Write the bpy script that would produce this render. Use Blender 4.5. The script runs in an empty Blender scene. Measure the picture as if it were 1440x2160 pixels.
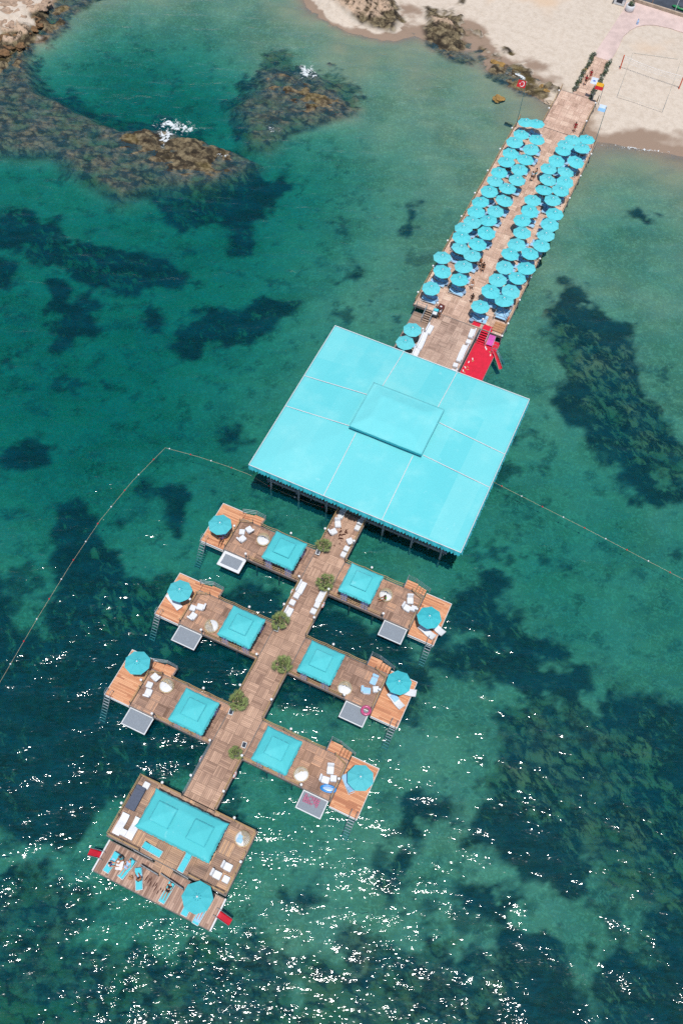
WATER_ABS=(.42,.885,.88,1); WATER_SCAT=(.0,.12,.185,1); WAVE_H=.57
import bpy, bmesh, math, random
import numpy as np
from mathutils import Vector, Matrix
random.seed(7)
sc = bpy.context.scene
C = bpy.data.collections.new('scene'); sc.collection.children.link(C)
PI = math.pi
# ------------------------------------------------------------------ camera (solved from the photograph's parallels)
HC = 91.3; FPX = 1997.0
RV = Vector((0.9086158606, 0.4147090932, 0.0493313879)); UV = Vector((-0.3791905609, 0.7697022822, 0.5135882741)); WV = Vector((-0.1750192456, 0.4853604483, -0.8566174752))
def P(x, y, z=0.0):
    """ground position (metres) of a spot measured on a 1440x2160 survey picture, on the level z"""
    d = RV*((x-720)/FPX) + UV*((1080-y)/FPX) + WV
    t = (HC-z)/(-d.z)
    return (d.x*t, d.y*t)
cam = bpy.data.objects.new('camera', bpy.data.cameras.new('camera')); C.objects.link(cam)
m = Matrix((RV, UV, -WV)).transposed().to_4x4(); m.translation = Vector((0, 0, HC)); cam.matrix_world = m
cam.data.sensor_fit = 'VERTICAL'; cam.data.sensor_height = 24; cam.data.lens = FPX*24/2160
cam.data.clip_end = 9000; cam.data.clip_start = 1
sc.camera = cam
# ------------------------------------------------------------------ light
SUN = Vector((0.112, -0.240, 0.965)).normalized()
w = bpy.data.worlds.new("World"); sc.world = w; w.use_nodes = True
nt = w.node_tree; bg = nt.nodes['Background']; sky = nt.nodes.new('ShaderNodeTexSky')
sky.sky_type = 'NISHITA'; sky.sun_disc = False
sky.sun_elevation = math.asin(SUN.z); sky.sun_rotation = math.atan2(SUN.x, SUN.y)
sky.altitude = 50; sky.air_density = 1.0; sky.dust_density = 0.6; sky.ozone_density = 1.0
nt.links.new(sky.outputs[0], bg.inputs[0]); bg.inputs[1].default_value = 0.12
sl = bpy.data.lights.new('sun', 'SUN'); sl.energy = 4.2; sl.angle = math.radians(0.5); sl.color = (1.0, 0.965, 0.91)
so = bpy.data.objects.new('sun', sl); C.objects.link(so); so.rotation_euler = SUN.to_track_quat('Z', 'Y').to_euler()
sc.view_settings.view_transform = 'Standard'; sc.view_settings.look = 'None'; sc.view_settings.exposure = 0; sc.view_settings.gamma = 1
sc.view_settings.use_curve_mapping = False
try:
    sc.cycles.use_denoising = False; sc.cycles.max_bounces = 8; sc.cycles.transparent_max_bounces = 12
    sc.cycles.sample_clamp_indirect = 4; sc.cycles.volume_bounces = 0; sc.cycles.adaptive_threshold = .02; sc.cycles.adaptive_min_samples = 32; sc.cycles.max_bounces = 4
except Exception: pass
# ------------------------------------------------------------------ node helper
def S(h):
    h = h.lstrip('#'); c = [int(h[i:i+2], 16)/255 for i in (0, 2, 4)]
    return tuple((v/12.92 if v <= .04045 else ((v+.055)/1.055)**2.4) for v in c)+(1,)
class G:
    def __init__(s, name):
        s.m = bpy.data.materials.new(name); s.m.use_nodes = True; s.t = s.m.node_tree; s.n = s.t.nodes
        s.b = s.n['Principled BSDF']; s.out = s.n['Material Output']
    def new(s, ty, **k):
        n = s.n.new(ty)
        for a, v in k.items(): setattr(n, a, v)
        return n
    def link(s, a, b): s.t.links.new(a, b)
    def put(s, sock, v):
        if v is None: return
        if hasattr(v, 'is_output') or isinstance(v, bpy.types.NodeSocket): s.link(v, sock)
        else: sock.default_value = v
    def math(s, op, a, b=None, c=None, clamp=False):
        n = s.new('ShaderNodeMath', operation=op, use_clamp=clamp)
        s.put(n.inputs[0], a); s.put(n.inputs[1], b); s.put(n.inputs[2], c); return n.outputs[0]
    def mix(s, f, a, b, mode='MIX'):
        n = s.new('ShaderNodeMix', data_type='RGBA', blend_type=mode)
        s.put(n.inputs[0], f); s.put(n.inputs[6], a); s.put(n.inputs[7], b); return n.outputs[2]
    def noise(s, scale, detail=4, rough=.55, vec=None, out=0, dist=0, dim='3D'):
        n = s.new('ShaderNodeTexNoise', noise_dimensions=dim); n.inputs['Scale'].default_value = scale; n.inputs['Detail'].default_value = detail
        n.inputs['Roughness'].default_value = rough; n.inputs['Distortion'].default_value = dist
        if vec is not None: s.link(vec, n.inputs['Vector'])
        return n.outputs[out]
    def pos(s):
        return s.new('ShaderNodeNewGeometry').outputs['Position']
    def obj(s): return s.new('ShaderNodeTexCoord').outputs['Object']
    def mapr(s, v, a, b, c=0., d=1., kind='SMOOTHSTEP'):
        n = s.new('ShaderNodeMapRange', interpolation_type=kind); s.put(n.inputs[0], v)
        n.inputs[1].default_value = a; n.inputs[2].default_value = b; n.inputs[3].default_value = c; n.inputs[4].default_value = d
        return n.outputs[0]
    def scalev(s, vec, sx, sy, sz=1.):
        n = s.new('ShaderNodeMapping'); s.link(vec, n.inputs[0]); n.inputs['Scale'].default_value = (sx, sy, sz); return n.outputs[0]
    def sep(s, vec):
        n = s.new('ShaderNodeSeparateXYZ'); s.link(vec, n.inputs[0]); return n.outputs
    def comb(s, x, y, z=0.):
        n = s.new('ShaderNodeCombineXYZ'); s.put(n.inputs[0], x); s.put(n.inputs[1], y); s.put(n.inputs[2], z); return n.outputs[0]
    def wn(s, vec):
        n = s.new('ShaderNodeTexWhiteNoise', noise_dimensions='3D'); s.link(vec, n.inputs['Vector']); return n.outputs['Value']
    def bump(s, h, strength=.4, dist=.02, target=None):
        n = s.new('ShaderNodeBump'); n.inputs['Strength'].default_value = strength; n.inputs['Distance'].default_value = dist
        s.link(h, n.inputs['Height']); s.link(n.outputs[0], (target or s.b).inputs['Normal'])
def plain(name, col, rough=.6, var=.12, scale=6., metal=0., bump=0., coat=0.):
    g = G(name); c = S(col) if isinstance(col, str) else col
    p = g.obj(); f = g.noise(scale, 4, .6, p)
    dark = tuple(v*(1-var) for v in c[:3])+(1,); lite = tuple(min(1, v*(1+var)) for v in c[:3])+(1,)
    g.put(g.b.inputs['Base Color'], g.mix(g.mapr(f, .3, .7), dark, lite))
    g.b.inputs['Roughness'].default_value = rough; g.b.inputs['Metallic'].default_value = metal
    if coat: g.b.inputs['Coat Weight'].default_value = coat
    if bump: g.bump(g.noise(scale*4, 3, .6, p), bump, .02)
    return g.m
def parquet(name, cols, tile=1.0, slats=6, ox=0., oy=0., sat=1.):
    """square duckboard tiles, slats turned 90 degrees from tile to tile"""
    g = G(name); x, y, z = g.sep(g.pos())
    x = g.math('DIVIDE', g.math('ADD', x, 200-ox), tile); y = g.math('DIVIDE', g.math('ADD', y, 200-oy), tile)
    cx = g.math('FLOOR', x); cy = g.math('FLOOR', y); par = g.math('MODULO', g.math('ADD', cx, cy), 2.)
    fx = g.math('FRACT', x); fy = g.math('FRACT', y)
    s_ = g.math('ADD', g.math('MULTIPLY', fx, par), g.math('MULTIPLY', fy, g.math('SUBTRACT', 1., par)))
    ss = g.math('MULTIPLY', s_, float(slats)); si = g.math('FLOOR', ss); sf = g.math('FRACT', ss)
    r1 = g.wn(g.comb(cx, cy, 3.)); r2 = g.wn(g.comb(cx, cy, g.math('ADD', si, 7.)))
    ramp = g.new('ShaderNodeValToRGB'); g.link(g.math('ADD', g.math('MULTIPLY', r1, .55), g.math('MULTIPLY', r2, .45)), ramp.inputs[0])
    e = ramp.color_ramp.elements; e[0].position = .0; e[0].color = S(cols[0]); e[1].position = 1; e[1].color = S(cols[-1])
    for i, c in enumerate(cols[1:-1]): q = e.new((i+1)/(len(cols)-1)); q.color = S(c)
    grain = g.noise(3., 5, .7, g.pos())
    big = g.noise(.25, 3, .6, g.pos())
    c = g.mix(g.mapr(grain, .35, .75, 0, .28), ramp.outputs[0], S(cols[0]))
    c = g.mix(g.mapr(big, .45, .7, 0, .4), c, S(cols[-1]))
    gap = g.math('MAXIMUM', g.mapr(g.math('ABSOLUTE', g.math('SUBTRACT', sf, .5)), .40, .49), 0.)
    edge = g.math('MAXIMUM', g.math('ABSOLUTE', g.math('SUBTRACT', fx, .5)), g.math('ABSOLUTE', g.math('SUBTRACT', fy, .5)))
    gap = g.math('MAXIMUM', gap, g.mapr(edge, .475, .495))
    c = g.mix(g.math('MULTIPLY', gap, .62), c, S('#3a2a22'))
    g.put(g.b.inputs['Base Color'], c); g.b.inputs['Roughness'].default_value = .75
    g.bump(g.math('SUBTRACT', 1., gap), .5, .02)
    return g.m
def planks(name, cols, axis='x', width=.14, seam=0.5):
    """straight boards whose long side runs along axis"""
    g = G(name); x, y, z = g.sep(g.pos())
    a, b = (y, x) if axis == 'x' else (x, y)
    q = g.math('DIVIDE', g.math('ADD', a, 200.), width); qi = g.math('FLOOR', q); qf = g.math('FRACT', q)
    r0 = g.wn(g.comb(qi, 5., 1.)); lb = g.math('FLOOR', g.math('DIVIDE', g.math('ADD', b, g.math('MULTIPLY', r0, 3.)), 3.))
    r = g.wn(g.comb(qi, lb, 2.))
    ramp = g.new('ShaderNodeValToRGB'); g.link(r, ramp.inputs[0]); e = ramp.color_ramp.elements
    e[0].color = S(cols[0]); e[1].color = S(cols[-1])
    for i, c in enumerate(cols[1:-1]): k = e.new((i+1)/(len(cols)-1)); k.color = S(c)
    v = g.comb(g.math('MULTIPLY', x, 1. if axis == 'x' else 9.), g.math('MULTIPLY', y, 9. if axis == 'x' else 1.), 0.)
    c = g.mix(g.mapr(g.noise(1.3, 5, .7, v), .35, .8, 0, .5), ramp.outputs[0], S(cols[0]))
    gap = g.mapr(g.math('ABSOLUTE', g.math('SUBTRACT', qf, .5)), .40, .49)
    c = g.mix(g.math('MULTIPLY', gap, seam), c, S('#3a2418'))
    g.put(g.b.inputs['Base Color'], c); g.b.inputs['Roughness'].default_value = .7
    g.bump(g.math('SUBTRACT', 1., gap), .4, .015)
    return g.m
def cloth(name, col, stain='#8fd8e0', amt=.25, band_w=2.7, wrinkle=.35):
    g = G(name); p = g.pos()
    x_, y_, z_ = g.sep(p); ri = g.new('ShaderNodeObjectInfo').outputs['Random']
    band = g.wn(g.comb(g.math('FLOOR', g.math('DIVIDE', x_, band_w)), g.math('FLOOR', g.math('DIVIDE', y_, band_w*3.1)), 1.))
    c = g.mix(g.mapr(g.noise(.22, 5, .65, p), .45, .75, 0, amt), S(col), S(stain))
    c = g.mix(g.math('MULTIPLY', band, .4), c, S(stain)); c = g.mix(g.math('MULTIPLY', ri, .22), c, tuple(v*.82 for v in S(col)[:3])+(1,))
    c = g.mix(g.mapr(g.noise(1.1, 6, .75, p), .60, .72, 0, .22), c, S('#b5dcdc')); c = g.mix(g.mapr(g.noise(2.5, 4, .7, p), .55, .85, 0, .22), c, tuple(v*.8 for v in S(col)[:3])+(1,))
    g.put(g.b.inputs['Base Color'], c); g.b.inputs['Roughness'].default_value = .8; g.b.inputs['Sheen Weight'].default_value = .05
    g.bump(g.noise(1.1, 4, .55, g.scalev(p, 1., .45)), wrinkle, .08)
    return g.m
# ------------------------------------------------------------------ mesh builder
class MB:
    def __init__(s): s.v = []; s.f = []; s.M = Matrix.Identity(4)
    def at(s, loc=(0, 0, 0), rz=0., rx=0., ry=0.):
        s.M = Matrix.Translation(loc) @ Matrix.Rotation(rz, 4, 'Z') @ Matrix.Rotation(ry, 4, 'Y') @ Matrix.Rotation(rx, 4, 'X'); return s
    def add(s, vs, fs):
        o = len(s.v); s.v += [tuple(s.M @ Vector(p)) for p in vs]; s.f += [tuple(o+i for i in f) for f in fs]; return s
    def box(s, x0, x1, y0, y1, z0, z1):
        if x1 < x0: x0, x1 = x1, x0
        if y1 < y0: y0, y1 = y1, y0
        return s.add([(x0,y0,z0),(x1,y0,z0),(x1,y1,z0),(x0,y1,z0),(x0,y0,z1),(x1,y0,z1),(x1,y1,z1),(x0,y1,z1)],
                     [(0,3,2,1),(4,5,6,7),(0,1,5,4),(1,2,6,5),(2,3,7,6),(3,0,4,7)])
    def bbox(s, x0, x1, y0, y1, z0, z1, b=.03):
        """box with chamfered top and bottom rims"""
        if x1 < x0: x0, x1 = x1, x0
        if y1 < y0: y0, y1 = y1, y0
        def ring(i, z): return [(x0+i,y0+b,z),(x0+b,y0+i,z),(x1-b,y0+i,z),(x1-i,y0+b,z),(x1-i,y1-b,z),(x1-b,y1-i,z),(x0+b,y1-i,z),(x0+i,y1-b,z)]
        R = [ring(b*.6, z0), ring(0, z0+b), ring(0, z1-b), ring(b*.6, z1)]
        vs = sum(R, []); fs = [tuple(range(7, -1, -1)), tuple(range(24, 32))]
        for k in range(3):
            for i in range(8): j = (i+1) % 8; fs.append((k*8+i, k*8+j, k*8+8+j, k*8+8+i))
        return s.add(vs, fs)
    def tube(s, pts, r=.02, n=6, cap=True):
        pts = [Vector(p) for p in pts]; vs = []; fs = []; rr = r if hasattr(r, '__len__') else [r]*len(pts)
        for i, p in enumerate(pts):
            d = (pts[min(i+1, len(pts)-1)]-pts[max(i-1, 0)]).normalized()
            a = d.cross(Vector((0, 0, 1)));  a = a.normalized() if a.length > 1e-3 else Vector((1, 0, 0)); b = a.cross(d)
            for k in range(n): t = 2*PI*k/n; vs.append(tuple(p+a*(rr[i]*math.cos(t))+b*(rr[i]*math.sin(t))))
        for i in range(len(pts)-1):
            for k in range(n): l = (k+1) % n; fs.append((i*n+k, i*n+l, (i+1)*n+l, (i+1)*n+k))
        if cap: fs.append(tuple(range(n-1, -1, -1))); o = (len(pts)-1)*n; fs.append(tuple(o+k for k in range(n)))
        return s.add(vs, fs)
    def cyl(s, x, y, z0, z1, r, r1=None, n=12):
        r1 = r if r1 is None else r1
        return s.tube([(x, y, z0), (x, y, z1)], [r, r1], n)
    def lathe(s, prof, x=0, y=0, n=16, ry=1.):
        vs = []; fs = []
        for r, z in prof:
            for k in range(n): t = 2*PI*k/n; vs.append((x+r*math.cos(t), y+ry*r*math.sin(t), z))
        for i in range(len(prof)-1):
            for k in range(n): l = (k+1) % n; fs.append((i*n+k, i*n+l, (i+1)*n+l, (i+1)*n+k))
        fs.append(tuple(range(n-1, -1, -1))); o = (len(prof)-1)*n; fs.append(tuple(o+k for k in range(n)))
        return s.add(vs, fs)
    def ball(s, x, y, z, r, n=10, sz=1., sx=1., sy=1.):
        vs = [(x, y, z-r*sz)]; fs = []; h = n//2
        for i in range(1, h):
            a = -PI/2+PI*i/h
            for k in range(n): t = 2*PI*k/n; vs.append((x+r*sx*math.cos(a)*math.cos(t), y+r*sy*math.cos(a)*math.sin(t), z+r*sz*math.sin(a)))
        vs.append((x, y, z+r*sz)); T = len(vs)-1
        for k in range(n): l = (k+1) % n; fs.append((0, 1+l, 1+k)); fs.append((T, T-n+k, T-n+l))
        for i in range(h-2):
            for k in range(n): l = (k+1) % n; o = 1+i*n; fs.append((o+k, o+l, o+n+l, o+n+k))
        return s.add(vs, fs)
    def prism(s, poly, z0, z1):
        n = len(poly); vs = [(x, y, z0) for x, y in poly]+[(x, y, z1) for x, y in poly]
        fs = [tuple(range(n-1, -1, -1)), tuple(range(n, 2*n))]+[(i, (i+1) % n, n+(i+1) % n, n+i) for i in range(n)]
        return s.add(vs, fs)
    def build(s, name, mat, parent=None, smooth=False, loc=None, **k):
        me = bpy.data.meshes.new(name); me.from_pydata(s.v, [], s.f); me.materials.append(mat); me.validate()
        if smooth: me.shade_smooth()
        o = bpy.data.objects.new(name, me); C.objects.link(o)
        if parent: o.parent = parent
        if loc: o.location = loc
        return tag(o, **k)
def tag(o, label=None, cat=None, group=None, kind=None):
    if label: o['label'] = label
    if cat: o['category'] = cat
    if group: o['group'] = group
    if kind: o['kind'] = kind
    return o
def thing(name, label, cat, loc=(0, 0, 0), rz=0., group=None):
    o = bpy.data.objects.new(name, None); C.objects.link(o); o.location = loc; o.rotation_euler = (0, 0, rz); o.empty_display_size = .2
    return tag(o, label, cat, group)
def copy_tree(o, parent=None):
    c = o.copy(); C.objects.link(c); c.parent = parent
    for ch in KIDS.get(o.name, o.children): copy_tree(ch, c)
    return c
KIDS = {}
def proto(o):
    """remember a finished thing's parts so it can be copied"""
    def walk(q):
        KIDS[q.name] = [c for c in bpy.data.objects if c.parent == q]
        for c in KIDS[q.name]: walk(c)
    walk(o); return o
used = set()
def place(p, loc, rz, label, group=None):
    """first use moves the prototype itself, later ones copy it"""
    o = p if p.name not in used else copy_tree(p)
    used.add(p.name); o.location = loc; o.rotation_euler = (0, 0, rz); o['label'] = label
    if group: o['group'] = group
    return o
def ordn(i): return ['first','second','third','fourth','fifth','sixth','seventh','eighth','ninth','tenth','eleventh','twelfth','thirteenth','fourteenth','fifteenth','sixteenth','seventeenth','eighteenth'][i]
# ================================================================== THE SETTING: seabed, beach, water
rng = np.random.RandomState(3)
def vnoise(x, y, seed=0):
    xi = np.floor(x).astype(np.int64); yi = np.floor(y).astype(np.int64); fx = x-xi; fy = y-yi
    fx = fx*fx*(3-2*fx); fy = fy*fy*(3-2*fy)
    def h(a, b):
        n = (a*374761393+b*668265263+seed*1442695041) & 0x7fffffff
        n = ((n ^ (n >> 13))*1274126177) & 0x7fffffff
        return ((n ^ (n >> 16)) & 0xffff)/65535.
    return (h(xi, yi)*(1-fx)+h(xi+1, yi)*fx)*(1-fy)+(h(xi, yi+1)*(1-fx)+h(xi+1, yi+1)*fx)*fy
def fbm(x, y, sc_, oct=4, seed=0, g=.5):
    s = 0; a = 1; t = 0
    for i in range(oct): s = s+a*vnoise(x*sc_+i*17.3, y*sc_+i*9.1, seed+i); t += a; a *= g; sc_ *= 2.03
    return s/t
def sdf(X, Y, poly, reach=1e9):
    """signed distance, positive inside, only worked out within reach of the polygon"""
    p = np.array(poly); out = np.full(X.shape, -reach)
    k = (X > p[:, 0].min()-reach) & (X < p[:, 0].max()+reach) & (Y > p[:, 1].min()-reach) & (Y < p[:, 1].max()+reach)
    x = X[k]; y = Y[k]; d = np.full(x.shape, 1e18); ins = np.zeros(x.shape, bool)
    for i in range(len(p)):
        ax, ay = p[i]; bx, by = p[(i+1) % len(p)]; ex, ey = bx-ax, by-ay
        t = np.clip(((x-ax)*ex+(y-ay)*ey)/(ex*ex+ey*ey+1e-9), 0, 1)
        d = np.minimum(d, (x-ax-t*ex)**2+(y-ay-t*ey)**2)
        c = ((ay > y) != (by > y)) & (x < (bx-ax)*(y-ay)/((by-ay) if by != ay else 1e-9)+ax)
        ins ^= c
    d = np.sqrt(d); out[k] = np.maximum(np.where(ins, d, -d), -reach); return out
def axis(a, b, step, far):
    m = list(np.arange(a, b, step)); l = []; s_ = step; v = a
    while v > -far: s_ *= 1.35; v -= s_; l.append(v)
    r = []; s_ = step; v = m[-1]
    while v < far: s_ *= 1.35; v += s_; r.append(v)
    return np.array(l[::-1]+m+r)
gx = axis(-104, 34, .36, 2600); gy = axis(-10, 172, .36, 2600)
X, Y = np.meshgrid(gx, gy)
pw = lambda pts, z=0: [P(x, y, z) for x, y in pts]
COAST = [(-1500,300),(-600,260),(-60,190),(0,150),(25,115),(60,85),(85,50),(110,0),(180,-50),(350,-110),(600,-120),(712,-22),(738,22),(790,50),(820,35),(860,35),(905,70),(985,72),(1010,100),(1045,128),(1075,142),(1110,160),(1150,190),(1195,240),(1225,262),(1253,300),(1312,308),(1370,317),(1440,330),(1700,360),(2600,420),(2600,-900),(-1500,-900)]
cp = pw(COAST)
wob = (fbm(X, Y, .12, 3, 5)-.5)*2.2+(fbm(X, Y, .5, 3, 8)-.5)*.7
d = sdf(X, Y, cp)+wob
dep = -d
Z = np.where(d > 0, np.minimum(.085*d, 1.16+.0*d), -np.interp(np.maximum(dep, 0), [0, 4, 12, 30, 60, 100, 400], [0, .2, .4, .8, 1.6, 2.2, 6.0]))
Z = Z+np.where(d > 8, (fbm(X, Y, .35, 4, 2)-.5)*.10, (fbm(X, Y, .2, 4, 2)-.5)*np.clip(dep*.05, 0, .5))
sm = lambda v, a_, b_: (lambda t_: t_*t_*(3-2*t_))(np.clip((v-a_)/(b_-a_), 0, 1))
Z = Z-2.0*sm(-X, 28, 56)*sm(Y, 25, 60)*(1-.6*sm(Y, 95, 125))*sm(-Y, -122, -95)*(d < 0)
def blob(px, py, r, dz):
    global Z
    x, y = P(px, py); Z = Z+dz*np.exp(-((X-x)**2+(Y-y)**2)/(r*r))*(d < 0)
Z = Z+.75*sm(X, -22, 0)*sm(-Y, -60, -25)*(d < 0)+.45*sm(-Y, -24, -6)*(d < 0)
blob(1180, 1120, 14, -.5); blob(330, 150, 13, -1.1); blob(420, 210, 9, -.9); blob(230, 110, 8, -.6); blob(150, 900, 22, -.8); blob(1330, 480, 9, -.5)
GR = [[(350,700),(380,670),(450,645),(560,630),(620,640),(630,670),(600,710),(520,735),(440,745),(395,790),(360,760)],
 [(290,400),(350,395),(350,440),(300,440)],
 [(420,410),(500,400),(540,360),(590,370),(598,420),(580,450),(545,480),(550,530),(520,545),(480,530),(490,480),(440,460),(380,480),(330,460),(350,440)],
 [(-60,450),(60,435),(130,460),(160,510),(240,525),(300,520),(400,540),(410,570),(360,600),(270,600),(220,620),(150,600),(110,560),(60,520),(-60,510)],
 [(90,590),(130,585),(165,620),(200,600),(215,640),(190,710),(110,720),(90,650)],[(-50,530),(50,545),(55,590),(20,625),(-50,620)],
 [(300,645),(330,630),(355,655),(350,680),(310,680)],[(860,440),(888,450),(890,490),(860,510),(840,500),(860,470)],[(720,570),(780,560),(780,585),(720,595)],[(685,595),(715,590),(715,610),(690,610)],
 [(130,1060),(180,1035),(225,1050),(232,1140),(280,1170),(300,1200),(350,1225),(420,1280),(520,1230),(620,1250),(640,1350),(560,1500),(500,1580),(450,1640),(320,1660),(220,1700),(180,1760),(60,1790),(-80,1800),(-80,1190),(20,1210),(50,1270),(60,1330),(95,1350),(105,1250),(105,1130)],
 [(270,1050),(300,1030),(400,1025),(440,1050),(430,1100),(420,1140),(370,1140),(350,1090),(290,1095)],
 [(1140,625),(1180,612),(1230,640),(1290,680),(1340,720),(1320,770),(1350,820),(1390,880),(1400,920),(1500,960),(1500,1080),(1400,1060),(1380,1090),(1330,1080),(1290,1030),(1240,960),(1200,900),(1160,850),(1150,810),(1200,790),(1210,755),(1160,720),(1140,680)],
 [(1300,460),(1390,455),(1425,475),(1410,490),(1350,500),(1300,480)],
 [(1000,1225),(1040,1195),(1080,1230),(1090,1330),(1200,1350),(1330,1450),(1500,1540),(1540,2240),(1250,2240),(1200,1950),(1150,1900),(1050,1850),(950,1800),(1000,1700),(1030,1640),(1020,1590),(1030,1450),(980,1400),(900,1480),(870,1560),(800,1560),(880,1500),(880,1420),(960,1320),(940,1260)],
 [(800,1720),(850,1665),(920,1650),(960,1680),(950,1740),(900,1760),(880,1830),(860,1930),(830,1920),(820,1850)],
 [(560,1230),(700,1250),(850,1370),(930,1450),(900,1560),(780,1560),(700,1530),(620,1500),(560,1510),(600,1360)],
 [(540,1860),(640,1830),(720,1900),(700,1930),(600,1900)],[(450,920),(500,910),(520,940),(480,950)],[(-20,930),(60,900),(110,940),(60,990),(-20,1000)],
 [(960,1860),(1100,1900),(1200,2000),(1300,2240),(900,2240),(1000,2100)]]
RK = [[(-200,150),(60,100),(90,180),(140,200),(200,230),(260,255),(330,250),(420,280),(470,290),(520,310),(560,330),(530,370),(440,400),(330,400),(250,425),(170,380),(100,330),(-200,320)],
 [(475,215),(530,180),(540,140),(600,135),(640,155),(700,180),(770,225),(760,245),(680,265),(620,280),(570,320),(510,300),(500,250)],
 [(-90,110),(0,160),(30,120),(65,90),(95,50),(130,0),(220,-60),(300,0),(180,60),(110,110),(70,190),(-90,240)],
 [(665,-25),(700,22),(745,56),(790,74),(838,80),(850,45),(830,5),(790,-35)],[(880,52),(968,46),(960,85),(978,105),(1018,124),(1002,144),(945,132),(890,97)],
 [(1030,125),(1062,135),(1068,155),(1040,160)],[(1000,150),(1080,170),(1120,200),(1160,235),(1100,230),(1020,190)],
 [(330,400),(450,400),(560,340),(560,400),(480,420),(430,470),(340,450)],[(40,450),(120,470),(200,530),(310,550),(300,590),(200,590),(100,540)],
 [(1040,1480),(1200,1500),(1400,1600),(1500,1750),(1500,1950),(1300,1900),(1150,1750),(1020,1650)],
 [(-80,1850),(100,1830),(220,1900),(170,1990),(300,2010),(520,1990),(640,2080),(600,2240),(-80,2240)],
 [(630,1990),(900,1980),(1100,2080),(1000,2240),(600,2240)],[(1150,680),(1300,760),(1400,900),(1420,1000),(1300,980),(1180,820)],
 [(230,1180),(420,1250),(430,1350),(300,1360),(180,1300)]]
def mask(polys, width):
    m_ = np.full(X.shape, -9.)
    wx = X+(fbm(X, Y, .22, 4, 21)-.5)*5; wy = Y+(fbm(X, Y, .22, 4, 31)-.5)*5
    for q in polys: m_ = np.maximum(m_, sdf(wx, wy, pw(q, -2.5), 9.))
    return np.clip(m_/width*.5+.5, 0, 1)
grass = mask(GR, 2.4); rock = mask(RK, 2.6)
ss = lambda v, a, b: (lambda t: t*t*(3-2*t))(np.clip((v-a)/(b-a), 0, 1))
hole = fbm(X*.8+Y*.5, Y*1.1-X*.4, .13, 5, 61, .6); e5 = fbm(X, Y, .45, 6, 71, .68)
grass = ss(grass+(e5-.5)*.95-.55*ss(hole, .56, .70)*(.35+.65*ss(X, -22, -8)), .40, .72)
grass = np.maximum(grass, .75*ss(e5*.5+hole*.5, .60, .66)*ss(-d, 25, 45))
rock = ss(rock+(fbm(X, Y, .5, 6, 81, .66)-.5)*1.3, .42, .64)
tuft = ss(fbm(X, Y, .55, 6, 91, .7), .56, .68)
tone = fbm(X, Y, .16, 5, 95, .6)
trod = fbm(X, Y, .06, 5, 97, .65)*.55+.22*ss(Y, 148, 158)*ss(-X, 22, 30)+.12
# the reef rises close to the surface at the upper left, low boulders elsewhere
n1 = fbm(X, Y, .55, 5, 41); n2 = 1-np.abs(fbm(X*.7+Y*.3, Y*1.4-X*.5, .5, 4, 51)*2-1)
reef = np.maximum.reduce([sdf(X, Y, pw(RK[i]), 9.) for i in (0, 1, 3, 4, 5)]); reef = np.clip(reef/3+.3, 0, 1)
rock = np.maximum(rock, ss(reef, .35, .7)*(Y < 200)*(X < -60+40*1.0)*ss(X*0+n1, .1, .2))
top = np.minimum(-.42+.7*(n2-.55)+.6*(n1-.5), -.05)
Z = np.where((d < 3), Z*(1-reef)+np.maximum(top, Z)*reef, Z)
peaks = [(390,310,5.2,.55),(440,325,3.2,.38),(330,320,4.,.28),(300,300,3,.2),(60,105,6,.5),(760,30,6,1.1),(720,12,5,1.1),(790,58,4,.8),(800,45,3,.5),(735,10,5,.7),(940,70,3,.9),(925,80,2.5,.35),(960,100,3.,.25),(1046,145,2.2,.5),(640,200,5,.20),(580,170,4,.15),(1105,178,1.2,.25),(1155,208,1.3,.5),(1148,200,1.2,.4),(0,30,9,1.1),(30,60,6,.5),(700,225,5,.1)]
for px, py, r, h in peaks:
    x, y = P(px, py); k = np.exp(-(((X-x)/r)**2+((Y-y)/(r*.62))**2)); Z = Z+k*h*(n1*1.6+n2*.4-.2)
rk2 = rock
Z = Z+np.where(d > 2, 0, rk2*(1-reef)*(n1-.45)*1.1)+np.where(d > 0, rk2*(n1-.3)*1.6, 0)
Z = Z+grass*.25*(n1-.3)*(d < 0)*(1-reef)
# sea level shore is kept under the boardwalk path; the beach stays just under the paved path
ny, nx = X.shape
me = bpy.data.meshes.new('seabed_and_beach'); me.vertices.add(nx*ny)
me.vertices.foreach_set('co', np.stack([X, Y, Z], -1).astype(np.float32).ravel())
i = np.arange(nx*ny).reshape(ny, nx); q = np.stack([i[:-1, :-1], i[:-1, 1:], i[1:, 1:], i[1:, :-1]], -1).reshape(-1, 4)
me.loops.add(q.size); me.loops.foreach_set('vertex_index', q.ravel().astype(np.int32)); me.polygons.add(len(q))
me.polygons.foreach_set('loop_start', np.arange(0, q.size, 4, dtype=np.int32)); me.polygons.foreach_set('use_smooth', np.ones(len(q), bool)); me.update(calc_edges=True)
for nm, arr in (('grass', grass), ('rock', rock), ('tuft', tuft), ('tone', tone), ('trod', trod)):
    me.attributes.new(nm, 'FLOAT', 'POINT').data.foreach_set('value', arr.astype(np.float32).ravel())
g = G('seabed'); p = g.pos(); z = g.sep(p)[2]
at = lambda n: g.new('ShaderNodeAttribute', attribute_name=n).outputs['Fac']
nf = g.noise(1.1, 5, .66, p); nl = at('tone'); rf = at('rock'); gf = at('grass')
fg = g.noise(2.6, 4, .65, g.scalev(p, 1., 1.5)); sand = g.mix(g.mapr(nf, .38, .72), S('#c2b5a6'), S('#b6a898')); sand = g.mix(g.mapr(fg, .45, .72, 0, .22), sand, S('#8f8272'))  # stretched sand mottling; under water it also stands in for caustic ripple
sand = g.mix(g.mapr(at('trod'), .46, .60, 0, .8), sand, S('#c2a88d'))
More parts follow.
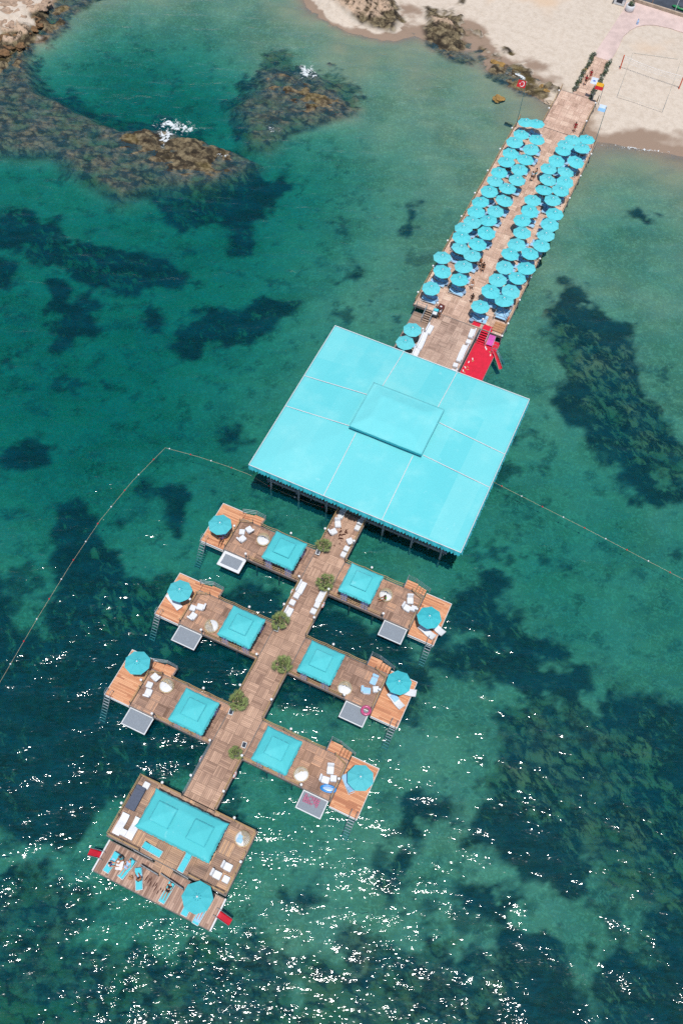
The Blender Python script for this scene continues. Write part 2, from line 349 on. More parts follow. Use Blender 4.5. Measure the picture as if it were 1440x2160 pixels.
wetz = g.math('ADD', z, g.math('MULTIPLY', g.math('SUBTRACT', nl, .5), .9))
sand = g.mix(g.mapr(wetz, .36, .16), sand, S('#8b7767'))
sand = g.mix(g.mapr(z, .04, -.25), sand, S('#9a9178'))
sub = g.mapr(z, -.1, -.6)
sand = g.mix(g.math('MULTIPLY', sub, g.mapr(nl, .40, .66, 0, .7)), sand, S('#7d7a5e'))
sand = g.mix(g.math('MULTIPLY', g.mapr(z, -.5, -1.6), g.math('MULTIPLY', at('tuft'), .55)), sand, S('#3a4434'))
sand = g.mix(g.math('MULTIPLY', sub, g.mapr(g.noise(1.7, 3, .6, p, dist=1.6), .50, .60, 0, .30)), sand, S('#c9c0a4'))  # pale network painted on submerged sand in place of caustic light
vr = g.new('ShaderNodeTexVoronoi', feature='F1'); vr.inputs['Scale'].default_value = .8
wv_ = g.new('ShaderNodeVectorMath', operation='ADD'); g.link(p, wv_.inputs[0])
sv = g.new('ShaderNodeVectorMath', operation='SCALE'); g.link(g.noise(.7, 3, .6, p, out=1), sv.inputs[0]); sv.inputs['Scale'].default_value = 2.2; g.link(sv.outputs[0], wv_.inputs[1])
g.link(g.scalev(wv_.outputs[0], .8, 1.5, 1.), vr.inputs['Vector'])
rockc = g.mix(g.mapr(nf, .35, .68), S('#403628'), S('#81745a'))
rockc = g.mix(g.math('MULTIPLY', sub, g.mapr(nl, .42, .6, 0, .75)), rockc, S('#676a44'))
rockc = g.mix(g.mapr(vr.outputs['Distance'], .45, .75, 0, .8), rockc, S('#1c1815'))
rockc = g.mix(g.math('MULTIPLY', g.mapr(z, 1.0, 1.5), g.mapr(nf, .35, .6)), rockc, S('#b39a84'))
rockc = g.mix(g.math('MULTIPLY', g.mapr(g.math('ABSOLUTE', g.math('SUBTRACT', z, .2)), .2, .05, 0, .25), g.mapr(nl, .5, .62)), rockc, S('#6b5c22'))
rt0 = g.new('ShaderNodeMapping'); rt0.inputs['Rotation'].default_value = (0, 0, .5); g.link(p, rt0.inputs[0]); pr0 = rt0.outputs[0]
grassc = g.mix(g.mapr(nf, .42, .66), S('#0b1614'), S('#232e20'))
grassc = g.mix(g.math('MULTIPLY', g.mapr(g.math('ADD', g.noise(.95, 5, .74, g.scalev(pr0, .7, 1.2), dist=.5), g.math('MULTIPLY', rf, .07)), .52, .68, 0, .85), g.math('MAXIMUM', g.mapr(nl, .44, .6), g.math('MULTIPLY', rf, .9))), grassc, S('#837c58'))
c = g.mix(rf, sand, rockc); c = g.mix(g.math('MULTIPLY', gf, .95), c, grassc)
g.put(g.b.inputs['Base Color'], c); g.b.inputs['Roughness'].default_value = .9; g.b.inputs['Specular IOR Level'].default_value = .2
hb = g.math('ADD', g.math('ADD', g.math('MULTIPLY', nf, .5), g.math('MULTIPLY', fg, .35)), g.math('MULTIPLY', g.math('MULTIPLY', rf, g.math('SUBTRACT', 1., vr.outputs['Distance'])), 1.2))
g.bump(hb, .7, .18)
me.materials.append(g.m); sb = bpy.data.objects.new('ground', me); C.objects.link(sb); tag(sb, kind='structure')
# water: closed body, clear surface with waves, absorbing inside
g = G('water'); g.n.remove(g.b); p = g.pos()
vol = g.new('ShaderNodeVolumeAbsorption'); vol.inputs['Color'].default_value = WATER_ABS; vol.inputs['Density'].default_value = 1.0
g.link(vol.outputs[0], g.out.inputs['Volume'])
rot = g.new('ShaderNodeMapping'); rot.inputs['Rotation'].default_value = (0, 0, math.radians(-24)); g.link(p, rot.inputs[0]); pr = rot.outputs[0]
chop = g.noise(2.9, 1, .35, g.scalev(pr, .5, 1.35, 1.), dist=.35)
swell = g.noise(.42, 1, .4, g.scalev(pr, .55, 1.25, 1.), dist=.5)
gust = g.math('ADD', g.math('MULTIPLY', g.noise(.07, 2, .6, p), .45), g.math('MULTIPLY', g.noise(.26, 2, .6, g.scalev(pr, .6, 1.3)), .55))
h = g.math('ADD', g.math('MULTIPLY', swell, .95), g.math('MULTIPLY', chop, .165))
# the sea is livelier away from the sheltered shore
yy = g.sep(p)[1]; amp = g.math('MULTIPLY', g.mapr(yy, -4., 52., 1.22, .5, 'LINEAR'), g.mapr(gust, .40, .60, .62, 1.38))
h = g.math('MULTIPLY', h, amp)
bp = g.new('ShaderNodeBump'); bp.inputs['Strength'].default_value = 1; bp.inputs['Distance'].default_value = WAVE_H; g.link(h, bp.inputs['Height'])
gl = g.new('ShaderNodeBsdfGlossy'); gl.inputs['Roughness'].default_value = .08; g.link(bp.outputs[0], gl.inputs['Normal'])
tr = g.new('ShaderNodeBsdfTransparent'); tr.inputs[0].default_value = (1, 1, 1, 1)
df = g.new('ShaderNodeBsdfDiffuse'); g.link(bp.outputs[0], df.inputs['Normal'])
g.put(df.inputs[0], WATER_SCAT)
m1 = g.new('ShaderNodeMixShader'); g.put(m1.inputs[0], g.math('ADD', g.math('MULTIPLY', g.mapr(chop, .3, .7, -.045, .045), amp), g.mapr(swell, .35, .65, .13, .20))); g.link(tr.outputs[0], m1.inputs[1]); g.link(df.outputs[0], m1.inputs[2])  # wave height drives scatter colour, painting in the ripples' light and dark
fr = g.new('ShaderNodeFresnel'); fr.inputs[0].default_value = 1.333; g.link(bp.outputs[0], fr.inputs['Normal'])
m2 = g.new('ShaderNodeMixShader'); g.link(fr.outputs[0], m2.inputs[0]); g.link(m1.outputs[0], m2.inputs[1]); g.link(gl.outputs[0], m2.inputs[2])
g.link(m2.outputs[0], g.out.inputs['Surface'])
b = MB(); b.box(-2500, 2500, -2500, 2500, -30, 0); sea = b.build('sea_water', g.m, kind='structure')
# ================================================================== MATERIALS
MT = {}
MT['jetty'] = parquet('duckboard_jetty', ['#9a7c6a', '#b59581', '#c6a591', '#dac0aa'], 1.0, 6)
MT['stage'] = parquet('duckboard_stage', ['#7b6455', '#9d8171', '#b39684', '#c6ab98'], 1.0, 6, .3, .4)
MT['walk'] = parquet('duckboard_walkway', ['#75594a', '#967764', '#b08e78', '#c6a38b'], 1.1, 6, .1, .3)
MT['bay'] = parquet('duckboard_bay', ['#6a4f3e', '#8a6d5d', '#a58470', '#c69878'], 1.0, 6, .6, .2)
MT['orange'] = planks('oiled_planks', ['#a5694a', '#c58a62', '#d8a27a', '#bf7c55'], 'x', .15)
MT['terrace'] = parquet('duckboard_terrace', ['#635044', '#8b7060', '#a88a75', '#cda27a'], 1.3, 8, .5, .1)
MT['float'] = planks('float_planks', ['#7a5c4d', '#9e8070', '#bb9c89', '#8c6d5d'], 'y', .22, .6)
MT['brown'] = planks('brown_planks', ['#7d6656', '#96806f', '#a99280'], 'x', .2)
MT['fascia'] = plain('weathered_fascia', '#6d6662', .7, .25)
MT['steel'] = plain('galvanised_steel', '#8b969c', .4, .2, 5, .3)
MT['dark'] = plain('dark_metal', '#2b3033', .5)
MT['pile'] = plain('grey_pile', '#8a8f92', .7, .3, 3); MT['leg'] = plain('wet_pile', '#4b5455', .6, .3, 3)
MT['white'] = plain('white_vinyl', '#cfd0d2', .45, .05)
MT['whitepaint'] = plain('white_paint', '#c9cbcc', .4, .06)
MT['rope'] = plain('manila_rope', '#a98b62', .9, .2, 30)
MT['cream'] = plain('rattan_cream', '#b8a684', .8, .3, 12)
MT['globe'] = plain('opal_globe', '#dedede', .25, .03)
MT['teal_pav'] = cloth('canopy_pavilion', '#58bcc2', '#84cccc', .6, 2.7, .5)
MT['teal_gaz'] = cloth('canopy_gazebo', '#3eb0b6', '#66c3c6', .5, 50, .3)
MT['teal_val'] = cloth('canopy_valance', '#1f9fac', '#3fb0b9', .2)
def drape():
    g = G('lilac_drape'); g.b.inputs['Base Color'].default_value = S('#d8daf4'); tl = g.new('ShaderNodeBsdfTranslucent'); tl.inputs[0].default_value = S('#ccd0f6')
    mx = g.new('ShaderNodeMixShader'); mx.inputs[0].default_value = .5; g.link(g.b.outputs[0], mx.inputs[1]); g.link(tl.outputs[0], mx.inputs[2]); g.link(mx.outputs[0], g.out.inputs[0]); return g.m
MT['lilac'] = drape()
MT['red'] = plain('red_carpet', '#c21432', .85, .1, 2.)
MT['redplastic'] = plain('red_plastic', '#b51526', .35, .15, coat=.3)
MT['net'] = plain('grey_net', '#7c848c', .8, .12, 10)
MT['slate'] = plain('slate_cushion', '#4c5465', .8, .1)
MT['towel'] = plain('blue_pad', '#8fb9d6', .85, .12, 4)
MT['sling'] = plain('aqua_sling', '#46b9c6', .7, .06)
MT['table'] = plain('table_blue', '#7d93ab', .5, .08)
MT['frond'] = plain('palm_frond', '#6d7a45', .7, .4, 9)
MT['leaf'] = plain('shrub_leaf', '#3d5233', .7, .45, 7)
MT['flower'] = plain('white_flower', '#c5c9bd', .7, .2)
MT['pot'] = plain('grey_pot', '#5a5650', .7, .2)
MT['orangep'] = plain('orange_paint', '#cf5530', .5, .1)
MT['concrete'] = plain('pink_paving', '#c0aaa2', .85, .14, .5)
MT['slab'] = plain('dark_asphalt', '#3b424c', .85, .25, .6)  # dark grey paving colour of the yard
MT['stonewall'] = plain('beige_wall', '#a89683', .85, .2, 1.5)
MT['brownleather'] = plain('brown_case', '#5a2a22', .5, .1)
MT['pink'] = plain('pink_mat', '#c250a0', .7, .1, 5)
MT['bluevinyl'] = plain('blue_vinyl', '#1d7fc0', .3, .1, coat=.3)
MT['pinkvinyl'] = plain('pink_vinyl', '#b04a72', .3, .25, 6, coat=.3)
MT['clearblue'] = plain('pale_blue_vinyl', '#9db7d8', .3, .1, coat=.3)
MT['tan'] = plain('tan_board', '#a57a58', .7, .15)
MT['glass'] = plain('solar_glass', '#1a2636', .2, .1)
MT['olive'] = plain('ochre_bush', '#9c8338', .8, .35, 8)
MT['foam'] = plain('sea_foam', '#d5dcdc', .7, .1)
MT['chain'] = plain('line_rope', '#b7a98c', .8, .1)
def umbmat(name, col, col2):
    g = G(name); c = g.mix(g.mapr(g.noise(1.3, 4, .6, g.obj()), .35, .7), S(col), S(col2)); c = g.mix(g.math('MULTIPLY', g.new('ShaderNodeObjectInfo').outputs['Random'], .3), c, S('#8ad4d6'))
    g.put(g.b.inputs['Base Color'], c); g.b.inputs['Roughness'].default_value = .75
    tl = g.new('ShaderNodeBsdfTranslucent'); g.put(tl.inputs[0], S('#2fb4d8'))
    mx = g.new('ShaderNodeMixShader'); mx.inputs[0].default_value = .3; g.link(g.b.outputs[0], mx.inputs[1]); g.link(tl.outputs[0], mx.inputs[2]); g.link(mx.outputs[0], g.out.inputs[0])
    return g.m
MT['umb1'] = umbmat('parasol_light', '#58d4da', '#6adbde'); MT['umb2'] = umbmat('parasol_deep', '#3bbfc6', '#4ac8ce')
DZ = 1.3; LZ = .8
# ================================================================== DECKS
def pile(t, pts, z0=-5.5, z1=1.0, r=.085):
    base = None
    for x, y in pts:
        if base is None: base = MB().cyl(0, 0, z0, z1, r, n=8).build('pile', MT['leg'], t); o = base
        else: o = base.copy(); C.objects.link(o)
        o.location = (x, y, 0)
def deck(name, label, rect, mat, z=DZ, cat='deck', piles=(), th=.14, group=None):
    x0, x1, y0, y1 = rect; cx, cy = (x0+x1)/2, (y0+y1)/2; t = thing(name, label, cat, (cx, cy, 0), group=group)
    MB().box(x0-cx, x1-cx, y0-cy, y1-cy, z-th, z).build('deck_boards', mat, t)
    f = MB(); w = .08
    for a in ((x0-cx-w, x0-cx-.003, y0-cy-w, y1-cy+w), (x1-cx+.003, x1-cx+w, y0-cy-w, y1-cy+w), (x0-cx, x1-cx, y0-cy-w, y0-cy-.003), (x0-cx, x1-cx, y1-cy+.003, y1-cy+w)):
        f.box(*a, z-.34, z+.012)
    f.build('edge_beam', MT['fascia'], t)
    pile(t, [(x-cx, y-cy) for x, y in piles], z1=z-.15)
    return t
def line(a, b, n): return [a+(b-a)*i/(n-1) for i in range(n)]
deck('jetty', 'long duckboard jetty carrying the rows of parasols from the beach', (-23, -11, 83.45, 125.2), MT['jetty'], cat='jetty',
     piles=[(x, y) for y in line(84, 124, 12) for x in (-22.8, -17, -11.2)])
deck('pier', 'pale narrower shore end of the jetty beside the sand', (-19.5, -13.75, 125.3, 135.05), MT['jetty'], cat='jetty', piles=[(-19.3, 127), (-13.9, 127), (-19.3, 131), (-13.9, 131)])
deck('stage', 'brown duckboard stage between white sofas, on the beach side of the big roof', (-20.0, -13.95, 72.1, 83.35), MT['stage'], z=DZ-.004, piles=[(x, y) for y in (74, 78, 82) for x in (-19.8, -14.2)])
deck('pavilion_floor', 'shaded duckboard floor under the big turquoise roof', (-27.2, -6.3, 51.3, 72.0), MT['stage'], piles=[])
deck('side_deck', 'low wooden side deck holding two parasols beside the stage', (-22.6, -20.2, 72.1, 82.9), MT['brown'], z=.62, piles=[(-22.4, y) for y in (73, 77, 81)])
deck('carpet_deck', 'low side deck covered in bright red carpet', (-13.75, -10.85, 72.1, 82.9), MT['red'], z=.62, piles=[(-11, y) for y in (74, 77.5, 81)])
deck('walkway', 'duckboard walkway with potted palms joining the six bathing decks', (-18.8, -15.5, 16.45, 51.1), MT['walk'], cat='walkway', piles=[(x, y) for y in line(18, 50, 10) for x in (-18.6, -15.7)])
deck('terrace', 'wide end terrace under the double turquoise canopy', (-23.25, -11.15, 10.35, 16.36), MT['terrace'], piles=[(x, y) for y in (10.7, 13.3, 16) for x in line(-22.9, -11.4, 4)])
t = deck('floating_platform', 'low plank bathing platform at the seaward tip with people sunbathing', (-22.95, -11.15, 7.3, 10.1), MT['float'], z=.6, cat='platform', piles=[(x, 7.6) for x in (-22.5, -17, -11.6)])
b = MB(); b.box(5.92, 6.06, -1.48, 1.48, .3, .68); b.build('white_fender', MT['whitepaint'], t)
b = MB(); b.box(-6.04, -5.9, -1.48, 1.48, .3, .66); b.build('white_fender', MT['whitepaint'], t)
# red mats beside the stairs at the head of the carpet stairs
MB().box(-.55, .55, -.35, .35, 0, .03).build('red_mat', MT['red'], loc=(-14.6, 83.95, DZ), label='small red mat lying on the jetty left of the railing post', cat='mat', group='red mats above the red stairs')
MB().box(-.65, .65, -.35, .5, 0, .03).build('red_mat', MT['red'], loc=(-13.0, 83.85, DZ), label='larger red mat at the top of the red stairs', cat='mat', group='red mats above the red stairs')
# ------------------------------------------------------------------ stairs down to the side decks
def stairs(name, label, x0, x1, ytop, ybot, mat, rail):
    t = thing(name, label, 'stairs', ((x0+x1)/2, (ytop+ybot)/2, .62)); w = (x1-x0)/2; hy = (ytop-ybot)/2
    for i in range(6):
        y = -hy+(i+.5)*2*hy/6; z = (i+1)*(.68/7)
        MB().box(-w, w, y-.09, y+.11, z-.04, z).build('tread', mat, t)
    for s in (-1, 1):
        b = MB(); b.tube([(s*w, -hy, .0), (s*w, -hy, .9), (s*w, hy, 1.55), (s*w, hy, .68)], .03); b.tube([(s*w, -hy, .5), (s*w, hy, 1.15)], .02); b.build('handrail', rail, t)
    MB().box(-w, -w+.06, -hy, hy, -.05, .03).build('stringer', MT['fascia'], t); MB().box(w-.06, w, -hy, hy, -.05, .03).build('stringer', MT['fascia'], t)
    return t
stairs('stairs', 'wooden stairs from the jetty down to the low side deck', -21.2, -20.15, 83.4, 81.6, MT['brown'], MT['steel'])
stairs('stairs', 'red carpeted stairs going down to the red deck', -13.65, -12.55, 83.4, 81.5, MT['red'], MT['steel'])
# ------------------------------------------------------------------ pavilion
t = thing('pavilion', 'big pavilion with a turquoise fabric roof and raised centre panel', 'pavilion', (-16.8, 61.15, 0))
ex, ey, ez = 12.4, 11.25, 5.0; lx, ly, lz, oy_ = 4.2, 3.3, 6.05, .62
def sheet(name, mat, fn, nu, nv, par, thick=.03):
    vs = []; fs = []
    for j in range(nv+1):
        for i in range(nu+1): vs.append(fn(i/nu, j/nv))
    for j in range(nv):
        for i in range(nu): a = j*(nu+1)+i; fs.append((a, a+1, a+nu+2, a+nu+1))
    b = MB(); b.add(vs, fs); o = b.build(name, mat, par, smooth=True)
    if thick: md = o.modifiers.new('thickness', 'SOLIDIFY'); md.thickness = thick; md.offset = -1
    return o
# lacing lines
def roofz(x, y, lift=.06):
    vx = (ex-abs(x))/(ex-lx); vy = (ey-y)/(ey-ly-oy_) if y > oy_ else (ey+y)/(ey-ly+oy_); k = 9.
    v = -math.log(math.exp(-k*vx)+math.exp(-k*vy))/k; v = max(0, min(1.02, v+math.log(2)/k*math.exp(-6*abs(vx-vy))*min(1, 8*max(0, min(vx, vy)))))
    return ez+(lz-ez)*v+lift
def roof_at(u, v):
    x = -ex+2*ex*u; y = -ey+2*ey*v; k = min(1, min(ex-abs(x), ey-abs(y))/2)
    return (x, y, roofz(x, y, 0)+k*(.022*math.sin(x*2.3)*math.cos(y*.35)+.03*math.sin(y*.9+x*.4)*math.sin(x*.5)-.05*abs(math.sin(x*.46+.9))))
sheet('roof_fabric', MT['teal_pav'], roof_at, 90, 84, t)
def lace(x0, y0, x1, y1):
    b = MB(); n = 40; b.tube([(x0+(x1-x0)*i/n, y0+(y1-y0)*i/n, roofz(x0+(x1-x0)*i/n, y0+(y1-y0)*i/n)) for i in range(n+1)], .045, 5); b.build('lacing', MT['whitepaint'], t)
for x in (-3.4, 3.42): lace(x, -ey, x, -ly+oy_-.2); lace(x, ly+oy_+.2, x, ey)
for y in (2.6, -2.3): lace(-ex, y, -lx-.2, y); lace(lx+.2, y, ex, y)
b = MB()
for (x0, y0, x1, y1) in ((-ex, -ey, ex, -ey), (ex, -ey, ex, ey), (ex, ey, -ex, ey), (-ex, ey, -ex, -ey)): b.tube([(x0, y0, ez+.02), (x1, y1, ez+.02)], .045, 6)
b.build('eave_cord', MT['whitepaint'], t)
def scallop(par, hx, hy, z, drop, tooth, mat, sides=(0, 1, 2, 3), flare=.06, name='valance', step=.32):
    for s in sides:
        L = [2*hx, 2*hy, 2*hx, 2*hy][s]; n = max(4, int(L/step)); b = MB(); vs = []; fs = []
        for i in range(n+1):
            u = i/n; a = [(-hx+2*hx*u, -hy), (hx, -hy+2*hy*u), (hx-2*hx*u, hy), (-hx, hy-2*hy*u)][s]
            nx_, ny_ = [(0, -1), (1, 0), (0, 1), (-1, 0)][s]; k = flare*(1+.6*math.sin(i*1.7+s))
            vs += [(a[0]+nx_*.004, a[1]+ny_*.004, z), (a[0]+nx_*k, a[1]+ny_*k, z-drop)]
        for i in range(n): fs.append((2*i, 2*i+1, 2*i+3, 2*i+2))
        m0 = len(vs)
        for i in range(n):
            u = (i+.5)/n; a = [(-hx+2*hx*u, -hy), (hx, -hy+2*hy*u), (hx-2*hx*u, hy), (-hx, hy-2*hy*u)][s]; nx_, ny_ = [(0, -1), (1, 0), (0, 1), (-1, 0)][s]
            vs.append((a[0]+nx_*flare*1.6, a[1]+ny_*flare*1.6, z-drop-tooth)); fs.append((2*i+1, m0+i, 2*i+3))
        b.add(vs, fs); o = b.build(name, mat, par); md = o.modifiers.new('thickness', 'SOLIDIFY'); md.thickness = .015
scallop(t, ex, ey, ez, .42, .22, MT['teal_val'], step=.36, flare=.14)
b = MB(); b.box(-lx+.15, lx-.15, -ly+oy_+.15, ly+oy_-.15, lz-.1, lz+.7); b.build('centre_curb', MT['teal_val'], t)
def lant(u, v):
    x = -lx-.12+(2*lx+.24)*u; y = -ly-.12+(2*ly+.24)*v+oy_; k = min(min(u, 1-u)*(2*lx+.24), min(v, 1-v)*(2*ly+.24))
    return (x, y, lz+.72+min(.5, .30*max(0, k-.25)+.03*k)+.02*math.sin(x*3)*math.sin(y*2.3))
sheet('centre_roof', MT['teal_pav'], lant, 40, 32, t, .05)
for sx in (-1, 1):
    for i in range(7):
        y = -10.1+i*3.37
        MB().box(-.09, .09, -.09, .09, -5.0 if i == 0 else .9, 5.0).build('post', MT['pile'], t, loc=(sx*10.3, y, 0))
for i, x in enumerate((-6.85, -3.4, 3.42, 6.87)):
    MB().box(-.09, .09, -.09, .09, -5.0, 5.0).build('post', MT['pile'], t, loc=(x, -10.1, 0)); MB().box(-.09, .09, -.09, .09, .9, 5.0).build('post', MT['pile'], t, loc=(x, 10.1, 0))
b = MB(); b.box(-10.9, -2.0, -10.05, -9.9, 1.32, 1.5); b.box(1.3, 10.9, -10.05, -9.9, 1.32, 1.5)
for x in line(-10.6, 10.6, 13): b.box(x-.04, x+.04, -10.25, -10.06, 1.2, 1.48)
b.build('floor_beam', MT['pile'], t)
b = MB(); b.box(-10.7, 10.7, -10.15, -10.05, 4.55, 4.75); b.box(-10.7, 10.7, 10.05, 10.15, 4.55, 4.75); b.box(-10.4, -10.2, -10, 10, 4.75, 4.9); b.box(10.2, 10.4, -10, 10, 4.75, 4.9); b.build('roof_beam', MT['pile'], t)
b = MB()
for q in ((-1, -1, 1, -1), (1, -1, 1, 1), (1, 1, -1, 1), (-1, 1, -1, -1)):
    x0_, y0_, x1_, y1_ = q[0]*(lx+.12), q[1]*(ly+.12)+oy_, q[2]*(lx+.12), q[3]*(ly+.12)+oy_; b.add([(x0_, y0_, lz+.73), (x1_, y1_, lz+.73), (x1_*1.004, y1_, lz+.42), (x0_*1.004, y0_, lz+.42)], [(0, 1, 2, 3)])
b.build('centre_valance', MT['teal_val'], t)
# ------------------------------------------------------------------ gazebos
def gazebo(label, x, y, hx=1.75, hy=1.7, tops=(0,), group=None, half=.92, posts=2, name='gazebo'):
    t = thing(name, label, 'gazebo', (x, y, DZ), group=group); ez = 2.35
    def roof(u, v):
        X_ = -hx+2*hx*u; Y_ = -hy+2*hy*v; k = min(min(u, 1-u)*2*hx, min(v, 1-v)*2*hy)
        q_ = 1+.045*(abs(2*u-1)*abs(2*v-1))**5+.004*math.sin(X_*8+Y_*5+x)
        return (X_*q_, Y_*q_, ez+.42*min(k, .85)+.010*math.sin(X_*9)*math.sin(Y_*7))
    sheet('canopy', MT['teal_gaz'], roof, 24 if len(tops) == 1 else 44, 24, t, .02)
    for tx in tops:
        h = half
        def top(u, v):
            X_ = -h+2*h*u; Y_ = -h+2*h*v; k = min(min(u, 1-u), min(v, 1-v))*2*h
            return (X_+tx, Y_, ez+.56+.30*k+.008*math.sin(X_*11+Y_*9))
        vt = sheet('vent_canopy', MT['teal_gaz'], top, 14, 14, t, .02)
        e = MB()
        for q in ((-1, -1, 1, -1), (1, -1, 1, 1), (1, 1, -1, 1), (-1, 1, -1, -1)): e.tube([(tx+q[0]*h, q[1]*h, ez+.54), (tx+q[2]*h, q[3]*h, ez+.54)], .022, 5)
        e.build('vent_trim', MT['sling'], vt)
        c_ = MB(); c_.box(tx-h+.14, tx+h-.14, -h+.14, h-.14, ez+.2, ez+.55); c_.build('vent_curb', MT['teal_val'], vt)
    scallop(t, hx, hy, ez, .12, .14, MT['teal_gaz'], flare=.065, step=.28)
    px = line(-hx+.22, hx-.22, posts)
    for a in px:
        for c in (-hy+.3, hy-.12): MB().box(-.035, .035, -.035, .035, 0, ez).build('post', MT['steel'], t, loc=(a, c, 0))
    for a, c, rr in [(px[0]+.38, -hy+.2, 0), (px[-1]-.38, -hy+.2, 0), (px[0], hy-.35, PI/2), (px[-1], hy-.35, PI/2), (px[0]+.3, hy-.12, 0), (px[-1]-.3, hy-.12, 0)]:
        b = MB(); vs = []; fs = []
        for i in range(9):
            u = -.42+.84*i/8; wv = .05*math.sin(i*2.1); vs += [(u, wv, .02), (u*.85, wv*.6, ez-.1)]
        for i in range(8): fs.append((2*i, 2*i+2, 2*i+3, 2*i+1))
        b.at((a, c, 0), rr); b.add(vs, fs); o = b.build('curtain', MT['lilac'], t); md = o.modifiers.new('thickness', 'SOLIDIFY'); md.thickness = .02
    return t
# ------------------------------------------------------------------ prototypes for repeats
def umb_proto(name, cm, r=1.24, h=2.5):
    t = thing(name, '', 'parasol', (0, 0, 0)); drop = .38; n = 8; vs = [(0, 0, h)]; fs = []; ring = 6
    for k in range(1, ring+1):
        q = k/ring
        for i in range(n*4):
            a = 2*PI*i/(n*4); seg = (i % 4)/4; ang = (seg-.5)*2*PI/n if i % 4 else None
            edge = math.cos(PI/n)/math.cos(((i % 4)/4*2*PI/n)-PI/n)
            sag = .045*q*math.sin(PI*seg)
            vs.append((r*q*edge*math.cos(a), r*q*edge*math.sin(a), h-.04-drop*(q**1.12)-sag))
    m_ = n*4
    for i in range(m_): fs.append((0, 1+i, 1+(i+1) % m_))
    for k in range(ring-1):
        for i in range(m_): j = (i+1) % m_; o = 1+k*m_; fs.append((o+i, o+m_+i, o+m_+j, o+j))
    b = MB(); b.add(vs, fs); o = b.build('canopy', cm, t); md = o.modifiers.new('thickness', 'SOLIDIFY'); md.thickness = .012
    b = MB()
    for i in range(8):
        a = 2*PI*(i+.5)/8
        for rr in (.27,):
            z = h-.04-drop*((rr/r)**1.12)+.012; b.at((rr*math.cos(a), rr*math.sin(a), z), a); b.box(-.05, .05, -.028, .028, -.01, .012)
    b.at(); b.build('vent_slots', MT['teal_dark'], o)  # eight separate dark slots laid on the canopy as vents
    b = MB()
    for i in range(8):
        a = 2*PI*i/8; b.tube([(.05*math.cos(a), .05*math.sin(a), h-.1), (r*.98*math.cos(a), r*.98*math.sin(a), h-.07-drop)], .012, 4)
    b.build('ribs', MT['whitepaint'], t)
    MB().cyl(0, 0, 0, h-.02, .028, n=8).build('pole', MT['whitepaint'], t)
    MB().ball(0, 0, h+.03, .085, 8, .8).build('finial', MT['white'], t)
    b = MB(); b.lathe([(.26, 0), (.26, .06), (.1, .1), (.05, .3)], n=12); b.build('base', MT['steel'], t)
    return proto(t)
MT['teal_dark'] = plain('vent_dark', '#0f7f92', .8)
U1 = umb_proto('parasol', MT['umb1']); U2 = umb_proto('parasol', MT['umb2'], 1.3)
def lounger_proto(pad, back=28, name='sun_lounger'):
    """long side on x, head at +x"""
    t = thing(name, '', 'lounger'); b = MB()
    for s in (-1, 1):
        b.tube([(-.95, s*.31, .3), (.95, s*.31, .3)], .028, 6)
    b.tube([(-.95, -.31, .3), (-.95, .31, .3)], .028, 6); b.tube([(.95, -.31, .3), (.95, .31, .3)], .028, 6); b.tube([(.2, -.31, .29), (.2, .31, .29)], .02, 6)
    b.build('frame', MT['whitepaint'], t)
    for x in (-.8, .75):
        for s in (-1, 1): MB().tube([(0, 0, 0), (0, 0, .29)], .026, 6).build('leg', MT['whitepaint'], t, loc=(x, s*.3, 0))
    MB().bbox(-.93, .3, -.28, .28, .31, .37, .025).build('seat_pad', pad, t)
    c, s = math.cos(math.radians(back)), math.sin(math.radians(back)); b = MB(); b.at((.32, 0, .33), 0, 0, -math.radians(back)); b.bbox(0, .68, -.28, .28, 0, .06, .025); b.at(); b.build('backrest', pad, t)
    return proto(t)
LO_B = lounger_proto(MT['towel']); LO_A = lounger_proto(MT['sling'], 34)
def white_lounger():
    t = thing('white_lounger', '', 'lounger'); vs = []; fs = []; n = 14
    for i in range(n+1):
        u = i/n; x = -1+2*u; z = .28+.07*math.sin(u*PI*1.5+.3)+.45*max(0, u-.6)**1.3*2
        vs += [(x, -.36, z), (x, .36, z), (x, .36, z-.16), (x, -.36, z-.16)]
    for i in range(n):
        o = 4*i
        for a in range(4): c = (a+1) % 4; fs.append((o+a, o+c, o+4+c, o+4+a))
    fs += [(0, 3, 2, 1), (4*n, 4*n+1, 4*n+2, 4*n+3)]
    b = MB(); b.add(vs, fs); b.build('moulded_bed', MT['white'], t, smooth=False)
    b = MB(); b.box(-.8, -.7, -.3, .3, 0, .18); b.box(.5, .6, -.3, .3, 0, .3); b.build('foot', MT['white'], t); return proto(t)
LO_W = white_lounger()
t = thing('low_table', '', 'table'); MB().lathe([(.05, .0), (.28, .0), (.28, .03), (.03, .05), (.03, .40)], n=12).build('base', MT['steel'], t); MB().lathe([(.30, .40), (.31, .43), (.30, .445)], n=16).build('table_top', MT['table'], t); TB = proto(t)
t = thing('globe_lamp', '', 'lamp'); MB().cyl(0, 0, 0, 1.15, .045, .035, 8).build('post', MT['steel'], t); MB().cyl(0, 0, -.35, 0, .07, n=8).build('bracket', MT['dark'], t); MB().ball(0, 0, 1.27, .14, 12).build('globe', MT['globe'], t, smooth=True); LP = proto(t)
def seat_proto(back=True):
    t = thing('armchair' if back else 'ottoman', '', 'armchair' if back else 'ottoman')
    if back:
        MB().bbox(-.34, .34, -.4, .34, .04, .40, .06).build('seat', MT['white'], t)
        b = MB(); b.at((0, .40, .36), 0, -.18); b.bbox(-.34, .34, -.1, .1, 0, .48, .05); b.at(); b.build('backrest', MT['white'], t)
    else: MB().bbox(-.31, .31, -.31, .31, .03, .42, .05).build('cushion', MT['white'], t)
    MB().box(-.28, .28, -.28, .28, 0, .04).build('plinth', MT['pot'], t)
    return proto(t)
